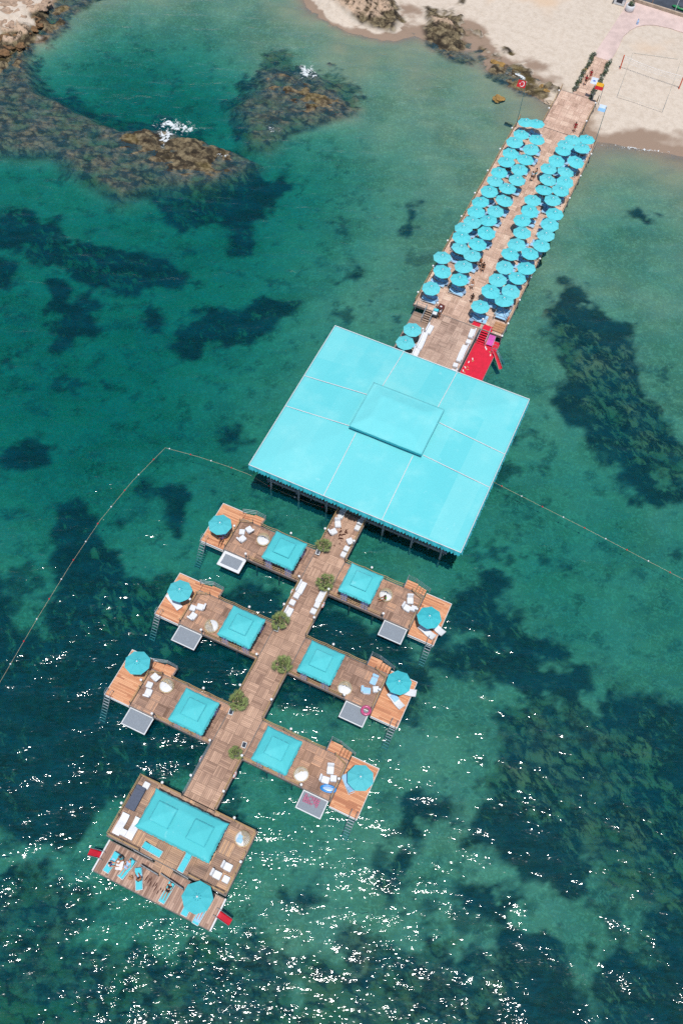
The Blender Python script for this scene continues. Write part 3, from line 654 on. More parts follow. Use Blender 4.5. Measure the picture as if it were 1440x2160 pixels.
AC = seat_proto(True); OT = seat_proto(False)
def sofa_proto():
    t = thing('sofa', '', 'sofa'); MB().bbox(-.36, .36, -.72, .72, .04, .42, .06).build('seat', MT['white'], t); b = MB(); b.bbox(.22, .4, -.72, .72, .42, .78, .05); b.build('backrest', MT['white'], t)
    MB().box(-.3, .3, -.66, .66, 0, .04).build('plinth', MT['pot'], t); return proto(t)
SF = sofa_proto()
def daybed_proto():
    t = thing('rattan_daybed', '', 'daybed'); MB().lathe([(.60, .0), (.72, .22), (.74, .30), (.70, .31)], n=26).build('basket', MT['cream'], t)
    MB().lathe([(.66, .31), (.67, .38), (.60, .43), (.2, .45)], n=24).build('cushion', MT['white'], t, smooth=True)
    b = MB()   # open wicker hood over the back half
    for k in range(13):
        a0 = PI*k/12; pts = []
        for j in range(9):
            e = (PI*.46)*j/8; pts.append((.70*math.cos(a0)*math.cos(e), .70*math.sin(a0)*math.cos(e)*1.0, .34+.85*math.sin(e)))
        b.tube(pts, .018, 4)
    for j in range(1, 9):
        e = (PI*.46)*j/8; b.tube([(.70*math.cos(PI*k/12)*math.cos(e), .70*math.sin(PI*k/12)*math.cos(e), .34+.85*math.sin(e)) for k in range(13)], .016, 4)
    b.build('wicker_hood', MT['cream'], t); return proto(t)
DB = daybed_proto()
t = thing('side_ladder', '', 'ladder'); b = MB()    # top at origin, going down towards -y
for s in (-1, 1): MB().tube([(s*.3, .55, .02), (s*.3, .5, .85), (s*.3, .2, 1.0), (s*.3, -.05, .8), (s*.3, -.25, 0), (s*.3, -2.0, -2.6)], .026, 6).build('rail', MT['steel'], t)
for i in range(9):
    q = (i+.3)/9; MB().box(-.29, .29, -.045, .045, -.02, .02).build('rung', MT['steel'], t, loc=(0, -.25-1.75*q, -.05-2.6*q))
LD = proto(t)
t = thing('potted_palm', '', 'palm'); MB().lathe([(.26, 0), (.36, .45), (.40, .5), (.34, .5), (.30, .42)], n=16).build('pot', MT['pot'], t)
MB().cyl(0, 0, .4, 1.0, .08, .06, 8).build('trunk', MT['cream'], t)
b = MB(); rr = random.Random(4)
for i in range(46):
    a = rr.random()*2*PI; el = rr.uniform(.05, 1.35); L = rr.uniform(.75, 1.0); d_ = Vector((math.cos(a)*math.cos(el), math.sin(a)*math.cos(el), math.sin(el)))
    c0 = Vector((0, 0, .95))+d_*.12; c1 = c0+d_*L*.55+Vector((0, 0, .05)); side_ = d_.cross(Vector((0, 0, 1))); side_ = side_.normalized() if side_.length > .01 else Vector((1, 0, 0)); up = side_.cross(d_)
    b.tube([c0, c1], .012, 3)
    for j in range(-4, 5):
        an = j*.28; tip = c1+(d_*math.cos(an)+side_*math.sin(an))*L*.45-Vector((0, 0, .10+.05*abs(j))); n_ = side_*.022
        b.add([tuple(c1-n_), tuple(c1+n_), tuple((c1+tip)/2+n_*1.2+up*.01), tuple(tip), tuple((c1+tip)/2-n_*1.2+up*.01)], [(0, 1, 2, 3, 4)])
b.build('fronds', MT['frond'], t); PM = proto(t)
t = thing('solar_lamp', '', 'lamp'); MB().box(-.14, .14, -.14, .14, 0, .5).build('body', MT['dark'], t); b = MB(); b.at((0, 0, .55), 0, .35); b.box(-.22, .22, -.28, .28, -.02, .02); b.at(); b.build('panel_frame', MT['whitepaint'], t)
b = MB(); b.at((0, 0, .575), 0, .35); b.box(-.17, .17, -.23, .23, -.004, .006); b.at(); b.build('solar_panel', MT['glass'], t); SL = proto(t)
t = thing('lifebuoy', '', 'lifebuoy'); b = MB(); n = 16; b.tube([(.28*math.cos(2*PI*i/n), 0, .28*math.sin(2*PI*i/n)) for i in range(n+1)], .07, 8, False); b.build('ring', MT['white'], t)
b = MB()
for a in (0, PI/2, PI, 3*PI/2): b.tube([(.28*math.cos(a-.15), 0, .28*math.sin(a-.15)), (.28*math.cos(a+.15), 0, .28*math.sin(a+.15))], .078, 8)
b.build('band', MT['orangep'], t); LB = proto(t)
def ropes(label, pts, z=DZ, h=.9, group=None, name='rope_railing', sag=.16, skip=()):
    """posts with two sagging ropes between them"""
    x0, y0 = pts[0]; t = thing(name, label, 'railing', (x0, y0, z), group=group); base = None
    for x, y in pts:
        if base is None: base = MB().cyl(0, 0, 0, h+.08, .04, n=6).build('post', MT['fascia'], t); o = base
        else: o = base.copy(); C.objects.link(o)
        o.location = (x-x0, y-y0, 0)
    for hh in (h, h*.55):
        b = MB(); P_ = []
        for (a, c), (d_, e) in zip(pts, pts[1:]):
            for i in range(8): u = i/8; P_.append((a+(d_-a)*u-x0, c+(e-c)*u-y0, hh-sag*4*u*(1-u)*(1 if hh == h else .8)))
        P_.append((pts[-1][0]-x0, pts[-1][1]-y0, hh)); b.tube(P_, .033, 5); b.build('rope', MT['rope'], t)
    return t
def railing(label, pts, z, h=.95, group=None, rows=3):
    x0, y0 = pts[0]; t = thing('metal_railing', label, 'railing', (x0, y0, z), group=group)
    for x, y in pts: MB().box(-.03, .03, -.03, .03, 0, h).build('post', MT['steel'], t, loc=(x-x0, y-y0, 0))
    for k in range(rows):
        MB().tube([(x-x0, y-y0, h*(k+1)/rows-.02) for x, y in pts], .018, 5).build('rail', MT['steel'], t)
    return t
# ================================================================== THE SIX BATHING DECKS
SIDE = {'L': (-18.8, -1, 'left'), 'R': (-15.5, 1, 'right')}
ORD = ['nearest the big roof', 'middle', 'nearest the end terrace']
Y0 = [41.2, 31.5, 21.8]
def where(s, k): return ['top', 'middle', 'bottom'][k]+' '+SIDE[s][2]+' bathing deck'
bayx = {}
for s in 'LR':
    xe, sg, sn = SIDE[s]
    for k in range(3):
        y0 = Y0[k]; W = where(s, k); X_ = lambda u: xe+sg*u
        u1 = 9.0 if s == 'L' else 9.25; ph = 4.15
        po = (y0+.05 if s == 'L' else y0-.35)
        t = thing('bathing_deck', W+' of dark duckboards with an orange plank end', 'deck', (X_(4.5), y0, 0), group='bathing decks along the walkway'); cx = X_(4.5)
        MB().box(X_(.02)-cx, X_(u1)-cx, 0, ph, DZ-.14, DZ-.002).build('deck_boards', MT['bay'], t)
        f = MB(); f.box(X_(.02)-cx, X_(u1)-cx, -.085, -.003, DZ-.36, DZ+.01); f.box(X_(.02)-cx, X_(u1)-cx, ph+.003, ph+.085, DZ-.36, DZ+.01); f.box(X_(u1)-cx, X_(u1+.08)-cx, -.08, ph, DZ-.5, DZ+.012)
        f.build('edge_beam', MT['fascia'], t)
        u2 = u1+.1; u3 = u1+2.95; q = po-y0
        MB().box(X_(u2)-cx, X_(u3)-cx, q, q+5.2, LZ-.1, LZ).build('plank_end', MT['orange'], t)
        f = MB(); f.box(X_(u2)-cx, X_(u3)-cx, q-.07, q-.002, LZ-.14, LZ+.01); f.box(X_(u2)-cx, X_(u3)-cx, q-.07, q-.01, LZ-.42, LZ-.34); f.box(X_(u2)-cx, X_(u3)-cx, q+5.203, q+5.27, LZ-.16, LZ+.02); f.box(X_(u3)-cx, X_(u3+.05)-cx, q-.07, q+5.27, LZ-.16, LZ+.01)
        f.build('end_beam', MT['whitepaint'], t)
        # stair landing on the beach side
        ua = 6.75 if s == 'L' else 6.95
        MB().box(X_(ua)-cx, X_(ua+1.25)-cx, ph+.09, ph+1.15, DZ-.16, DZ-.06).build('landing', MT['orange'], t)
        for i in range(3): MB().box(X_(ua+1.3+i*.34)-cx, X_(ua+1.6+i*.34)-cx, ph+.12+i*.02, ph+1.05, DZ-.24-.12*i, DZ-.18-.12*i).build('step', MT['orange'], t)
        pile(t, [(X_(u)-cx, v) for u in (2.5, 5.2, 8.4) for v in (.15, ph-.15)]+[(X_(u3-.2)-cx, q+.2), (X_(u3-.2)-cx, q+5), (X_(u2+.3)-cx, q+.2)], z1=LZ-.15)
        if s == 'L': rp = [(X_(ua-.05), y0+ph+.1), (X_(ua-.05), y0+ph+1.2), (X_(ua+1.1), y0+ph+1.3), (X_(u1+.3), y0+ph+.85)]
        else: rp = [(X_(ua), y0+ph), (X_(ua), y0+ph+1.35), (X_(ua+.95), y0+ph+1.3), (X_(u1+.35), y0+ph+.85)]
        railing('grey metal railing round the steps of the '+W, rp, DZ-.3, .95, 'metal railings by the deck steps')
        ropes('sagging rope railing on the beach side of the '+W, [(X_(.1), y0+ph+.02), (X_(2.4), y0+ph+.02), (X_(4.8), y0+ph+.02), (X_(ua-.1), y0+ph+.02)], group='rope railings of the bathing decks')
        ropes('rope railing on the sea side of the '+W, [(X_(.1), y0+.04), (X_(2.2), y0+.04), (X_(4.2), y0+.04), (X_(6.05), y0+.04)], group='rope railings of the bathing decks')
        ropes('rope railing along the step down to the planks of the '+W, [(X_(u1-.05), y0+.1), (X_(u1-.05), y0+1.9), (X_(u1-.05), y0+3.6), (X_(u1-1.35), y0+ph-.05)], group='rope railings of the bathing decks')
        gazebo('square turquoise gazebo on the '+W, X_(2.55) if s == 'L' else X_(2.95), y0+1.55, group='gazebos on the bathing decks')
        # trampoline net hung off the sea side
        n0, n1 = (6.25, 8.9) if s == 'L' else (6.55, 9.15); L1 = (s == 'L' and k == 0)
        fw = .3 if L1 else .1
        t = thing('water_hammock', ('grey net with thick white frame' if L1 else 'grey net in thin frame')+' over the sea, '+W, 'net', (X_((n0+n1)/2), y0-1.0, 1.12), group='nets over the water')
        hx = (n1-n0)/2; hy = .92
        MB().box(-hx+fw, hx-fw, -hy+fw, hy-fw, -.01, .02).build('net', MT['net'], t)
        fb = MB(); fb.box(-hx, hx, -hy, -hy+fw-.002, -.04, .05); fb.box(-hx, hx, hy-fw+.002, hy, -.04, .05); fb.box(-hx, -hx+fw-.002, -hy+fw, hy-fw, -.04, .05); fb.box(hx-fw+.002, hx, -hy+fw, hy-fw, -.04, .05)
        fb.build('frame', MT['white'] if L1 else MT['whitepaint'], t)
        for sx in (-1, 1): MB().tube([(sx*hx*.8, hy*.2, -.04), (sx*hx*.8, hy+.15, -1.0)], .03, 5).build('strut', MT['steel'], t)
        ux, uy = {('L', 0): (-29.1, 42.9), ('L', 1): (-29.05, 34.13), ('L', 2): (-28.89, 25.48), ('R', 0): (-4.73, 42.58), ('R', 1): (-4.83, 34.73), ('R', 2): (-4.46, 24.54)}[(s, k)]
        place(U2, (ux, uy, LZ), .2+.3*k, 'turquoise parasol on the orange planks of the '+W, 'parasols of the bathing decks')
        dx, dy = {('L', 0): (-24.45, 43.9), ('L', 1): (-24.6, 32.55), ('L', 2): (-25.5, 25.0), ('R', 0): (-9.9, 43.6), ('R', 1): (-9.54, 32.35), ('R', 2): (-9.74, 22.8)}[(s, k)]
        place(DB, (dx, dy, DZ), [.3, 2.6, .1, .2, .3, .9][k+3*(s == 'R')]-.2, 'round cream wicker daybed on the '+W, 'round daybeds')
        lx_, ly_ = (X_(u3-.42), po-.02)
        place(LD, (lx_, ly_, LZ), 0, 'metal ladder into the sea from the '+W, 'sea ladders')
        for (px, py, nm) in ((X_(3.1), y0+ph+.12, 'rope edge behind the gazebo'), (X_(6.3), y0-.1, 'net corner')):
            if L1 and 0: continue
            place(LP, (px, py, DZ), 0, 'white globe lamp by the '+nm+' of the '+W, 'globe lamps')
        place(LP, (X_(u1-.02), y0+1.9+(.5 if s == 'L' else 0), DZ), 0, 'white globe lamp between the duckboards and orange planks of the '+W, 'globe lamps')
        place(LP, (X_(.06), y0-.02, DZ), 0, 'white globe lamp at the walkway corner of the '+W, 'globe lamps')
# seats on the bathing decks: (x, y, turn, kind)
for x, y, r, kind, lab in [(-26.38,44.35,-2.1,'A','white armchair nearest the daybed on the top left bathing deck'),(-26.96,43.75,.35,'O','white ottoman between two armchairs on the top left bathing deck'),(-26.55,43.0,2.75,'A','white armchair on the sea side of the ottoman on the top left bathing deck'),
    (-26.65,33.95,-1.4,'A','white armchair turned sideways on the middle left bathing deck'),(-27.3,33.5,.1,'O','white ottoman of the group on the middle left bathing deck'),(-26.85,32.7,3.0,'A','white armchair at the sea end of the group on the middle left bathing deck'),
    (-26.95,25.3,-1.9,'A','white armchair by the rope on the bottom left bathing deck'),(-27.05,24.35,.1,'O','white ottoman on the bottom left bathing deck'),(-26.75,23.6,3.3,'A','white armchair near the net on the bottom left bathing deck'),
    (-7.35,44.15,.4,'A','white armchair with its back to the beach on the top right bathing deck'),(-7.3,43.2,1.45,'A','white armchair facing the planks on the top right bathing deck'),(-6.65,43.45,.1,'O','white ottoman on the top right bathing deck'),
    (-7.25,34.3,0,'T','armchair draped with a blue towel on the middle right bathing deck'),(-6.7,33.6,.5,'O','white ottoman on the middle right bathing deck'),(-7.5,33.05,1.9,'T','armchair half covered by a blue towel on the middle right bathing deck'),
    (-7.4,24.35,.35,'A','white armchair by the steps on the bottom right bathing deck'),(-6.8,23.75,.35,'O','white ottoman on the bottom right bathing deck'),(-7.45,23.3,1.7,'A','white armchair beside the blue inflatable on the bottom right bathing deck')]:
    o = place(OT if kind == 'O' else AC, (x, y, DZ), r, lab, 'white lounge seats')
    if kind == 'T':
        b = MB(); b.bbox(-.3, .3, -.42, .30, .41, .44, .01); b.bbox(-.3, .3, .30, .54, .84, .88, .01)
        tw = b.build('towel', MT['towel'], loc=(x, y, DZ), label='blue towel spread over the '+('back' if y < 33.5 else 'beach side')+' armchair of the middle right bathing deck', cat='towel'); tw.rotation_euler = (0, 0, r)
# loungers beneath the parasols of the plank ends
for x, y, r, pr, lab in [(-29.3,42.9,0,LO_B,'blue sunbed under the parasol of the top left bathing deck'),(-29.55,33.5,2.7,LO_W,'white moulded sunbed under the parasol of the middle left bathing deck'),(-4.45,41.85,-.35,LO_W,'white moulded sunbed by the ladder of the top right bathing deck'),(-3.7,42.7,-.4,LO_W,'white moulded sunbed at the outer edge of the top right bathing deck'),
    (-3.9,34.9,.2,LO_W,'white moulded sunbed at the outer edge of the middle right bathing deck'),(-4.5,33.6,-.5,LO_W,'white moulded sunbed with a blue towel on the middle right bathing deck'),(-5.4,24.0,-.75,LO_B,'pale blue sunbed under the parasol of the bottom right bathing deck')]:
    place(pr, (x, y, LZ), r, lab, 'sunbeds on the plank ends')
tw = MB().bbox(-.4, .4, -.3, .3, 0, .03, .01).build('towel', MT['towel'], loc=(-4.7, 33.75, LZ+.46), label='blue towel on the white sunbed of the middle right bathing deck', cat='towel'); tw.rotation_euler = (0, 0, -.5)
# inflatables
b = MB(); n = 24; b.tube([(.40*math.cos(2*PI*i/n), .40*math.sin(2*PI*i/n), .15) for i in range(n+1)], .155, 10, False); b.build('swim_ring', MT['pinkvinyl'], loc=(-6.72, 31.25, 1.25), smooth=True, label='pink and white swim ring lying on the corner of the net', cat='swim ring')
t = thing('air_mattress', 'blue rimmed inflatable mattress lying beside the armchairs', 'air mattress', (-6.85, 22.72, DZ), .25)
b = MB(); b.tube([(.62*math.cos(a)*(1+.12*abs(math.cos(a))), .3*math.sin(a), .12) for a in [2*PI*i/24 for i in range(25)]], .11, 8, False); b.build('rim', MT['bluevinyl'], t, smooth=True)
b = MB(); b.ball(0, 0, .1, .56, 16, .12, 1., .46); b.build('bed', MT['clearblue'], t, smooth=True)
b = MB()
for i in range(6):
    for j in range(4):
        if (i+j) % 5 != 4: b.tube([(-.75+.26*i+.1*math.cos(a), -.35+.2*j+.09*math.sin(a), 0) for a in [2*PI*q/8 for q in range(9)]], .035, 5, False)
b.build('ring_mat', MT['pinkvinyl'], loc=(-7.75, 21.15, 1.18), smooth=True, label='pink pool mat made of small rings drying on the bottom right net', cat='pool mat')
# ------------------------------------------------------------------ walkway furniture
for i, (x, y, r, kind, lab) in enumerate([(-18.2,50.35,PI/2,'O','white stool against the pavilion on the left of the walkway'),(-18.05,49.25,.5,'A','white armchair turned inward at the top of the walkway'),(-18.1,48.15,2.5,'A','white armchair facing the palm at the top of the walkway'),
    (-15.95,50.55,-PI/2,'O','white stool against the pavilion on the right of the walkway'),(-15.9,49.75,-PI/2,'O','white stool second from the pavilion on the right of the walkway'),(-15.95,47.85,-2.3,'A','white armchair at the right rail above the two white stools'),(-15.9,46.85,-PI/2,'O','white stool between armchair and corner on the right of the walkway'),(-15.9,46.05,-PI/2,'O','white stool next to the top right bathing deck'),
    (-18.25,40.5,0,'S','white sofa at the left rail below the top left bathing deck'),(-18.3,39.45,PI/2,'O','white stool in the middle of the left row below the sofa'),(-18.35,38.55,PI/2,'O','white stool at the end of the left row below the sofa'),(-18.2,37.2,0,'A2','white sofa behind the second palm'),
    (-15.95,40.4,PI,'S','white sofa at the right rail below the top right bathing deck'),(-15.9,39.4,-PI/2,'O','white stool in the middle of the right row below the sofa'),(-15.95,38.6,-PI/2,'O','white stool at the end of the right row below the sofa'),
    (-18.25,51.1,PI/2,'O','white stool half under the edge of the big roof, left'),(-15.8,51.25,-PI/2,'O','white stool half under the edge of the big roof, right')]):
    place({'O': OT, 'A': AC, 'S': SF, 'A2': SF}[kind], (x, y, DZ), r+(PI if kind in ('S', 'A2') else 0), lab, 'white seats on the walkway')
for (x, y, z, lab) in [(-18.15,45.75,0,'potted fan palm at the top left bathing deck'),(-16.1,41.75,1,'potted fan palm at the top right bathing deck'),(-18.35,35.75,1,'potted fan palm at the middle left bathing deck'),(-16.05,31.6,1,'potted fan palm at the middle right bathing deck'),(-18.25,26.35,1,'potted fan palm at the bottom left bathing deck'),(-16.15,21.85,0,'small potted fan palm at the bottom right bathing deck')]:
    o = place(PM, (x, y, DZ), x*7+y, lab, 'potted palms along the walkway'); s_ = .82 if 'small' in lab else (1.0 if z == 0 else 1.18); o.scale = (s_, s_, s_)
for (x, y, lab) in [(-18.45,45.0,'small solar lamp box at the top left bathing deck'),(-18.45,35.1,'small solar lamp box at the middle left bathing deck'),(-18.5,25.3,'small solar lamp box at the bottom left bathing deck'),(-15.85,22.95,'small solar lamp box at the bottom right bathing deck')]:
    place(SL, (x, y, DZ), .1, lab, 'solar lamp boxes')
for (x, y, lab) in [(-18.95,39.7,'left of the walkway below the top left bathing deck'),(-15.35,39.7,'right of the walkway below the top right bathing deck'),(-15.35,20.1,'right of the walkway near the end terrace'),(-18.95,20.1,'left of the walkway near the end terrace')]:
    place(LB, (x, y, 1.55), PI/2, 'white lifebuoy hung outside the rail '+lab, 'lifebuoys')
for (x, y, lab) in [(-18.85,47.6,'left rail of the walkway above the first palm'),(-18.85,37.6,'left rail beside the second palm'),(-15.42,37.6,'right rail opposite the second palm'),(-15.42,47.6,'right rail at the top of the walkway'),(-18.85,27.9,'left rail above the bottom left bathing deck'),(-15.42,27.9,'right rail above the bottom right bathing deck'),(-15.42,18.1,'right rail near the end terrace'),(-18.85,18.1,'left rail near the end terrace'),
    (-23.3,13.2,'left edge of the end terrace'),(-20.9,16.4,'back rail of the end terrace, left of the walkway'),(-13.4,16.4,'back rail of the end terrace, right of the walkway'),(-11.1,13.25,'right edge of the end terrace')]:
    place(LP, (x, y, DZ), 0, 'white globe lamp on the '+lab, 'globe lamps')
for nm, x, segs in (('left', -18.78, [(45.5, 51.0), (35.8, 41.1), (26.1, 31.4)]), ('right', -15.52, [(45.5, 51.0), (35.8, 41.1), (26.1, 31.4), (16.5, 21.7)])):
    for a, c in segs: ropes('rope railing on the %s edge of the walkway, %s' % (nm, 'next to the big roof' if c > 50 else 'below the top decks' if c > 40 else 'below the middle decks' if c > 30 else 'leading to the end terrace'), [(x, y) for y in line(a, c, 4)], group='walkway railings', sag=.06)
railing('plain grey railing on the left edge of the walkway leading to the end terrace', [(-18.85, y) for y in line(16.5, 21.7, 3)], DZ, .9, rows=3)
b = MB(); b.box(-.02, .02, -2.0, 2.0, 0, .02)
for x, y in ((-18.78, 43.2), (-18.78, 33.5), (-18.78, 23.7), (-15.52, 43.2), (-15.52, 33.5), (-15.52, 23.7)):
    pass
# ------------------------------------------------------------------ end terrace
gazebo('double turquoise canopy with two raised squares on the end terrace', -17.15, 13.65, 3.6, 1.8, (-1.85, 1.85), half=.95, posts=3, name='double_gazebo')
ropes('rope railing round the left and back of the end terrace', [(-18.9, 16.3), (-21, 16.3), (-23.2, 16.3), (-23.2, 14.3), (-23.2, 12.3), (-23.2, 10.4), (-21.6, 10.4), (-19.9, 10.4)], sag=.07)
ropes('rope railing round the right side of the end terrace', [(-15.4, 16.3), (-13.3, 16.3), (-11.2, 16.3), (-11.2, 14.3), (-11.2, 12.3), (-11.2, 10.4), (-13.0, 10.4), (-14.9, 10.4)], sag=.07)
place(DB, (-11.98, 15.25, DZ), -.9, 'round cream wicker daybed in the corner of the end terrace', 'round daybeds')
tw = MB().bbox(-.28, .28, -.35, .35, 0, .05, .015).build('towel', MT['towel'], loc=(-12.15, 15.1, DZ+.46), label='blue towel on the round daybed of the end terrace', cat='towel')
for x, y, r, pr, lab in [(-12.05,12.5,PI/2,AC,'white armchair nearest the daybed on the end terrace'),(-12.6,11.5,PI/2,AC,'white armchair nearest the canopy on the end terrace'),(-11.7,11.5,0,OT,'white ottoman by the right rail of the end terrace'),(-22.3,15.7,0,OT,'white stool in the back left corner of the end terrace')]:
    place(pr, (x, y, DZ), r, lab, 'white lounge seats')
t = thing('sofa_bed', 'long slate grey padded bench along the left rail of the end terrace', 'bench', (-22.6, 14.3, DZ), .02)
MB().bbox(-.5, .5, -1.15, 1.15, .2, .42, .05).build('cushion', MT['slate'], t); MB().box(-.45, .45, -1.1, 1.1, 0, .2).build('base', MT['fascia'], t); MB().bbox(-.48, .48, .75, 1.12, .42, .54, .05).build('pillow', MT['slate'], t)
place(LO_W, (-22.6, 11.7, DZ), PI/2, 'white moulded sunbed by the left rail of the end terrace', 'sunbeds on the terrace')
place(LO_W, (-21.35, 11.85, DZ), PI/2, 'white moulded sunbed on the inner side of the small white table', 'sunbeds on the terrace')
place(OT, (-22.0, 11.15, DZ), 0, 'white stool between the two white sunbeds of the end terrace', 'white lounge seats')
place(LO_A, (-18.9, 10.95, DZ), PI-.05, 'aqua sunbed lying across beside the rope of the end terrace', 'aqua sunbeds')
place(LO_A, (-15.7, 11.3, DZ), PI/2-.03, 'aqua sunbed lying lengthwise in front of the double canopy', 'aqua sunbeds')
# ramp boards between terrace and floating platform
MB().box(-.95, .95, -.5, .5, 0, .06).build('gangway', MT['terrace'], loc=(-17.3, 9.85, .95), label='sloping board gangway from the terrace to the floating platform', cat='gangway').rotation_euler = (math.radians(22), 0, 0)
for x0, y0_, x1, y1_, lab in ((-20.4, 10.25, -18.5, 10.2, 'upper left'), (-16.4, 10.25, -14.8, 10.15, 'upper right'), (-19.2, 9.4, -17.4, 9.3, 'lower left'), (-17.2, 9.5, -14.8, 9.2, 'lower right')):
    t = thing('grey_handrail', 'grey panelled handrail at the %s side of the gangway' % lab, 'handrail', (x0, y0_, .6), group='gangway handrails'); L = math.hypot(x1-x0, y1_-y0_); t.rotation_euler = (0, 0, math.atan2(y1_-y0_, x1-x0))
    MB().box(0, L, -.02, .02, .35, .95).build('panel', MT['steel'], t); MB().tube([(0, 0, 1.0), (L, 0, 1.0)], .04).build('rail', MT['pile'], t)
    for q in (0, L): MB().cyl(q, 0, 0, 1.0, .035).build('post', MT['steel'], t)
FL = .6
for x, y, r, lab in [(-21.75,8.55,PI*.47,'aqua sunbed with a blue towel at the left end of the floating platform'),(-20.25,8.65,PI*.44,'aqua sunbed on the right of the low white table'),(-18.85,8.35,PI*.68,'aqua sunbed turned askew in the middle of the floating platform'),(-16.0,8.4,PI*.48,'aqua sunbed on its own right of the dark wet patches'),(-13.75,8.3,PI*.5,'aqua sunbed mostly hidden under the floating platform parasol'),(-12.45,8.1,PI*.48,'aqua sunbed with a pale towel right of the parasol pole')]:
    place(LO_A, (x, y, FL), r, lab, 'aqua sunbeds')
place(U2, (-13.1, 9.0, FL), .35, 'turquoise parasol on the floating platform', 'parasols of the bathing decks').scale = (1.08, 1.08, 1)
t = thing('white_table', 'low white table cluttered with things between two sunbeds', 'table', (-20.98, 8.6, FL), .3); MB().bbox(-.33, .33, -.4, .4, .34, .4, .02).build('table_top', MT['white'], t)
for a in (-.28, .28):
    for c in (-.34, .34): MB().cyl(a, c, 0, .34, .025, n=6).build('leg', MT['white'], t)
t = thing('straw_bag', 'round brown straw bag standing beside the askew sunbed', 'bag', (-19.6, 8.15, FL)); MB().lathe([(.16, 0), (.22, .18), (.18, .3)], n=12).build('body', MT['tan'], t); b = MB(); b.tube([(-.15, 0, .28), (-.1, 0, .48), (.1, 0, .48), (.15, 0, .28)], .015, 5); b.build('handle', MT['brownleather'], t)
def slide(label, x, y, z, rz, L=1.25, w=.55, drop=.55):
    t = thing('red_slide', label, 'slide', (x, y, z), rz)
    b = MB(); vs = []; fs = []; n = 8
    for i in range(n+1):
        u = i/n; X_ = L*u; Z_ = .1-drop*(u**1.2)
        vs += [(X_, -w/2, Z_+.13), (X_, -w/2+.05, Z_), (X_, w/2-.05, Z_), (X_, w/2, Z_+.13)]
    for i in range(n):
        for a in range(3): fs.append((4*i+a, 4*i+4+a, 4*i+5+a, 4*i+1+a))
    b.add(vs, fs); o = b.build('chute', MT['redplastic'], t); md = o.modifiers.new('thickness', 'SOLIDIFY'); md.thickness = .03
    for s in (-1, 1): b = MB(); b.tube([(-.35, s*w*.6, 0), (-.3, s*w*.6, .5), (.15, s*w*.62, .55), (L*.9, s*w*.62, .15-drop+.2), (L, s*w*.6, -drop)], .022, 6); b.build('handrail', MT['steel'], t)
    return t
slide('short red ramp with rails at the right end of the floating platform', -11.05, 8.75, .62, -.08)
slide('short red ramp with rails at the left end of the floating platform', -23.05, 8.65, .62, PI+.1)
slide('narrow red water slide leaning off the red carpet deck', -11.0, 80.9, .7, -.75, 2.1, .42, .8)
place(LD, (-10.95, 81.3, .62), PI/2+.3, 'curved silver pool ladder at the top of the narrow red slide', 'sea ladders')
MT['wet'] = plain('wet_wood', '#4a2c22', .25, .2)
b = MB(); rr = random.Random(9)
for i in range(10):
    a = -.45+rr.uniform(-.1, .1); x = -18.3+i*.2+rr.uniform(-.1, .1); y = 8.9-.08*i+rr.uniform(-.25, .25); L = rr.uniform(.12, .38)
    b.at((x, y, FL+.003), PI/2+.0+rr.uniform(-.15, .15)); b.add([(L*math.cos(q)*(1+.2*math.sin(3*q)), .055*math.sin(q), 0) for q in [2*PI*j/10 for j in range(10)]], [tuple(range(10))])
b.at(); b.build('water_stain', MT['wet'], kind='stuff', label='dark wet streaks on the floating platform planks')
b = MB()
for i in range(26):
    a = rr.uniform(0, 2*PI); x = -17.15+rr.gauss(0, .3); y = 48.0+rr.gauss(0, .75); R_ = rr.uniform(.03, .13)
    b.at((x, y, DZ+.003+.0001*i), a); b.add([(R_*1.7*math.cos(q)*(1+.25*math.sin(3*q+i)), R_*math.sin(q)*(1+.3*math.cos(2*q)), 0) for q in [2*PI*j/10 for j in range(10)]], [tuple(range(10))])
b.at(); b.build('water_stain', MT['wet'], kind='stuff', label='dark wet spots on the walkway in front of the pavilion')
# ------------------------------------------------------------------ the jetty: parasols, sunbeds, lamps
LO = [(-21.23,122.05),(-21.06,119.08),(-21.29,117.17),(-21.11,114.53),(-20.93,112.5),(-21.09,109.99),(-21.18,107.91),(-21.03,105.64),(-21.15,103.09),(-21.21,100.96),(-21.13,98.76),(-21.46,97.23),(-21.3,95.37),(-20.84,93.29),(-22.18,90.72),(-21.47,88.47),(-21.51,85.14)]
LI = [(-19.81,122.42),(-18.75,119.1),(-18.63,116.91),(-18.81,114.21),(-18.78,111.96),(-18.49,109.63),(-19.0,107.25),(-18.81,104.68),(-19.0,102.33),(-18.95,100.09),(-18.77,97.74),(-19.05,95.12),(-18.84,92.81),(-19.02,90.52),(-18.83,88.07)]
RI = [(-13.97,121.62),(-14.53,120.06),(-14.61,118.49),(-14.85,116.19),(-15.22,114.04),(-14.73,111.58),(-14.36,109.29),(-15.13,106.67),(-14.89,104.56),(-15.08,102.46),(-14.32,99.91),(-14.18,97.65),(-14.57,95.31),(-14.36,93.06),(-14.33,90.45),(-14.64,88.04),(-14.76,84.96)]
RO = [(-12.17,122.53),(-12.27,120.49),(-12.46,117.32),(-13.01,114.29),(-12.36,112.63),(-12.41,110.5),(-12.63,108.04),(-11.59,105.54),(-11.56,103.39),(-11.2,101.1),(-11.33,98.92),(-12.2,96.66),(-11.59,93.99),(-12.32,91.74),(-12.33,89.23),(-12.18,87.19)]
rr = random.Random(12)
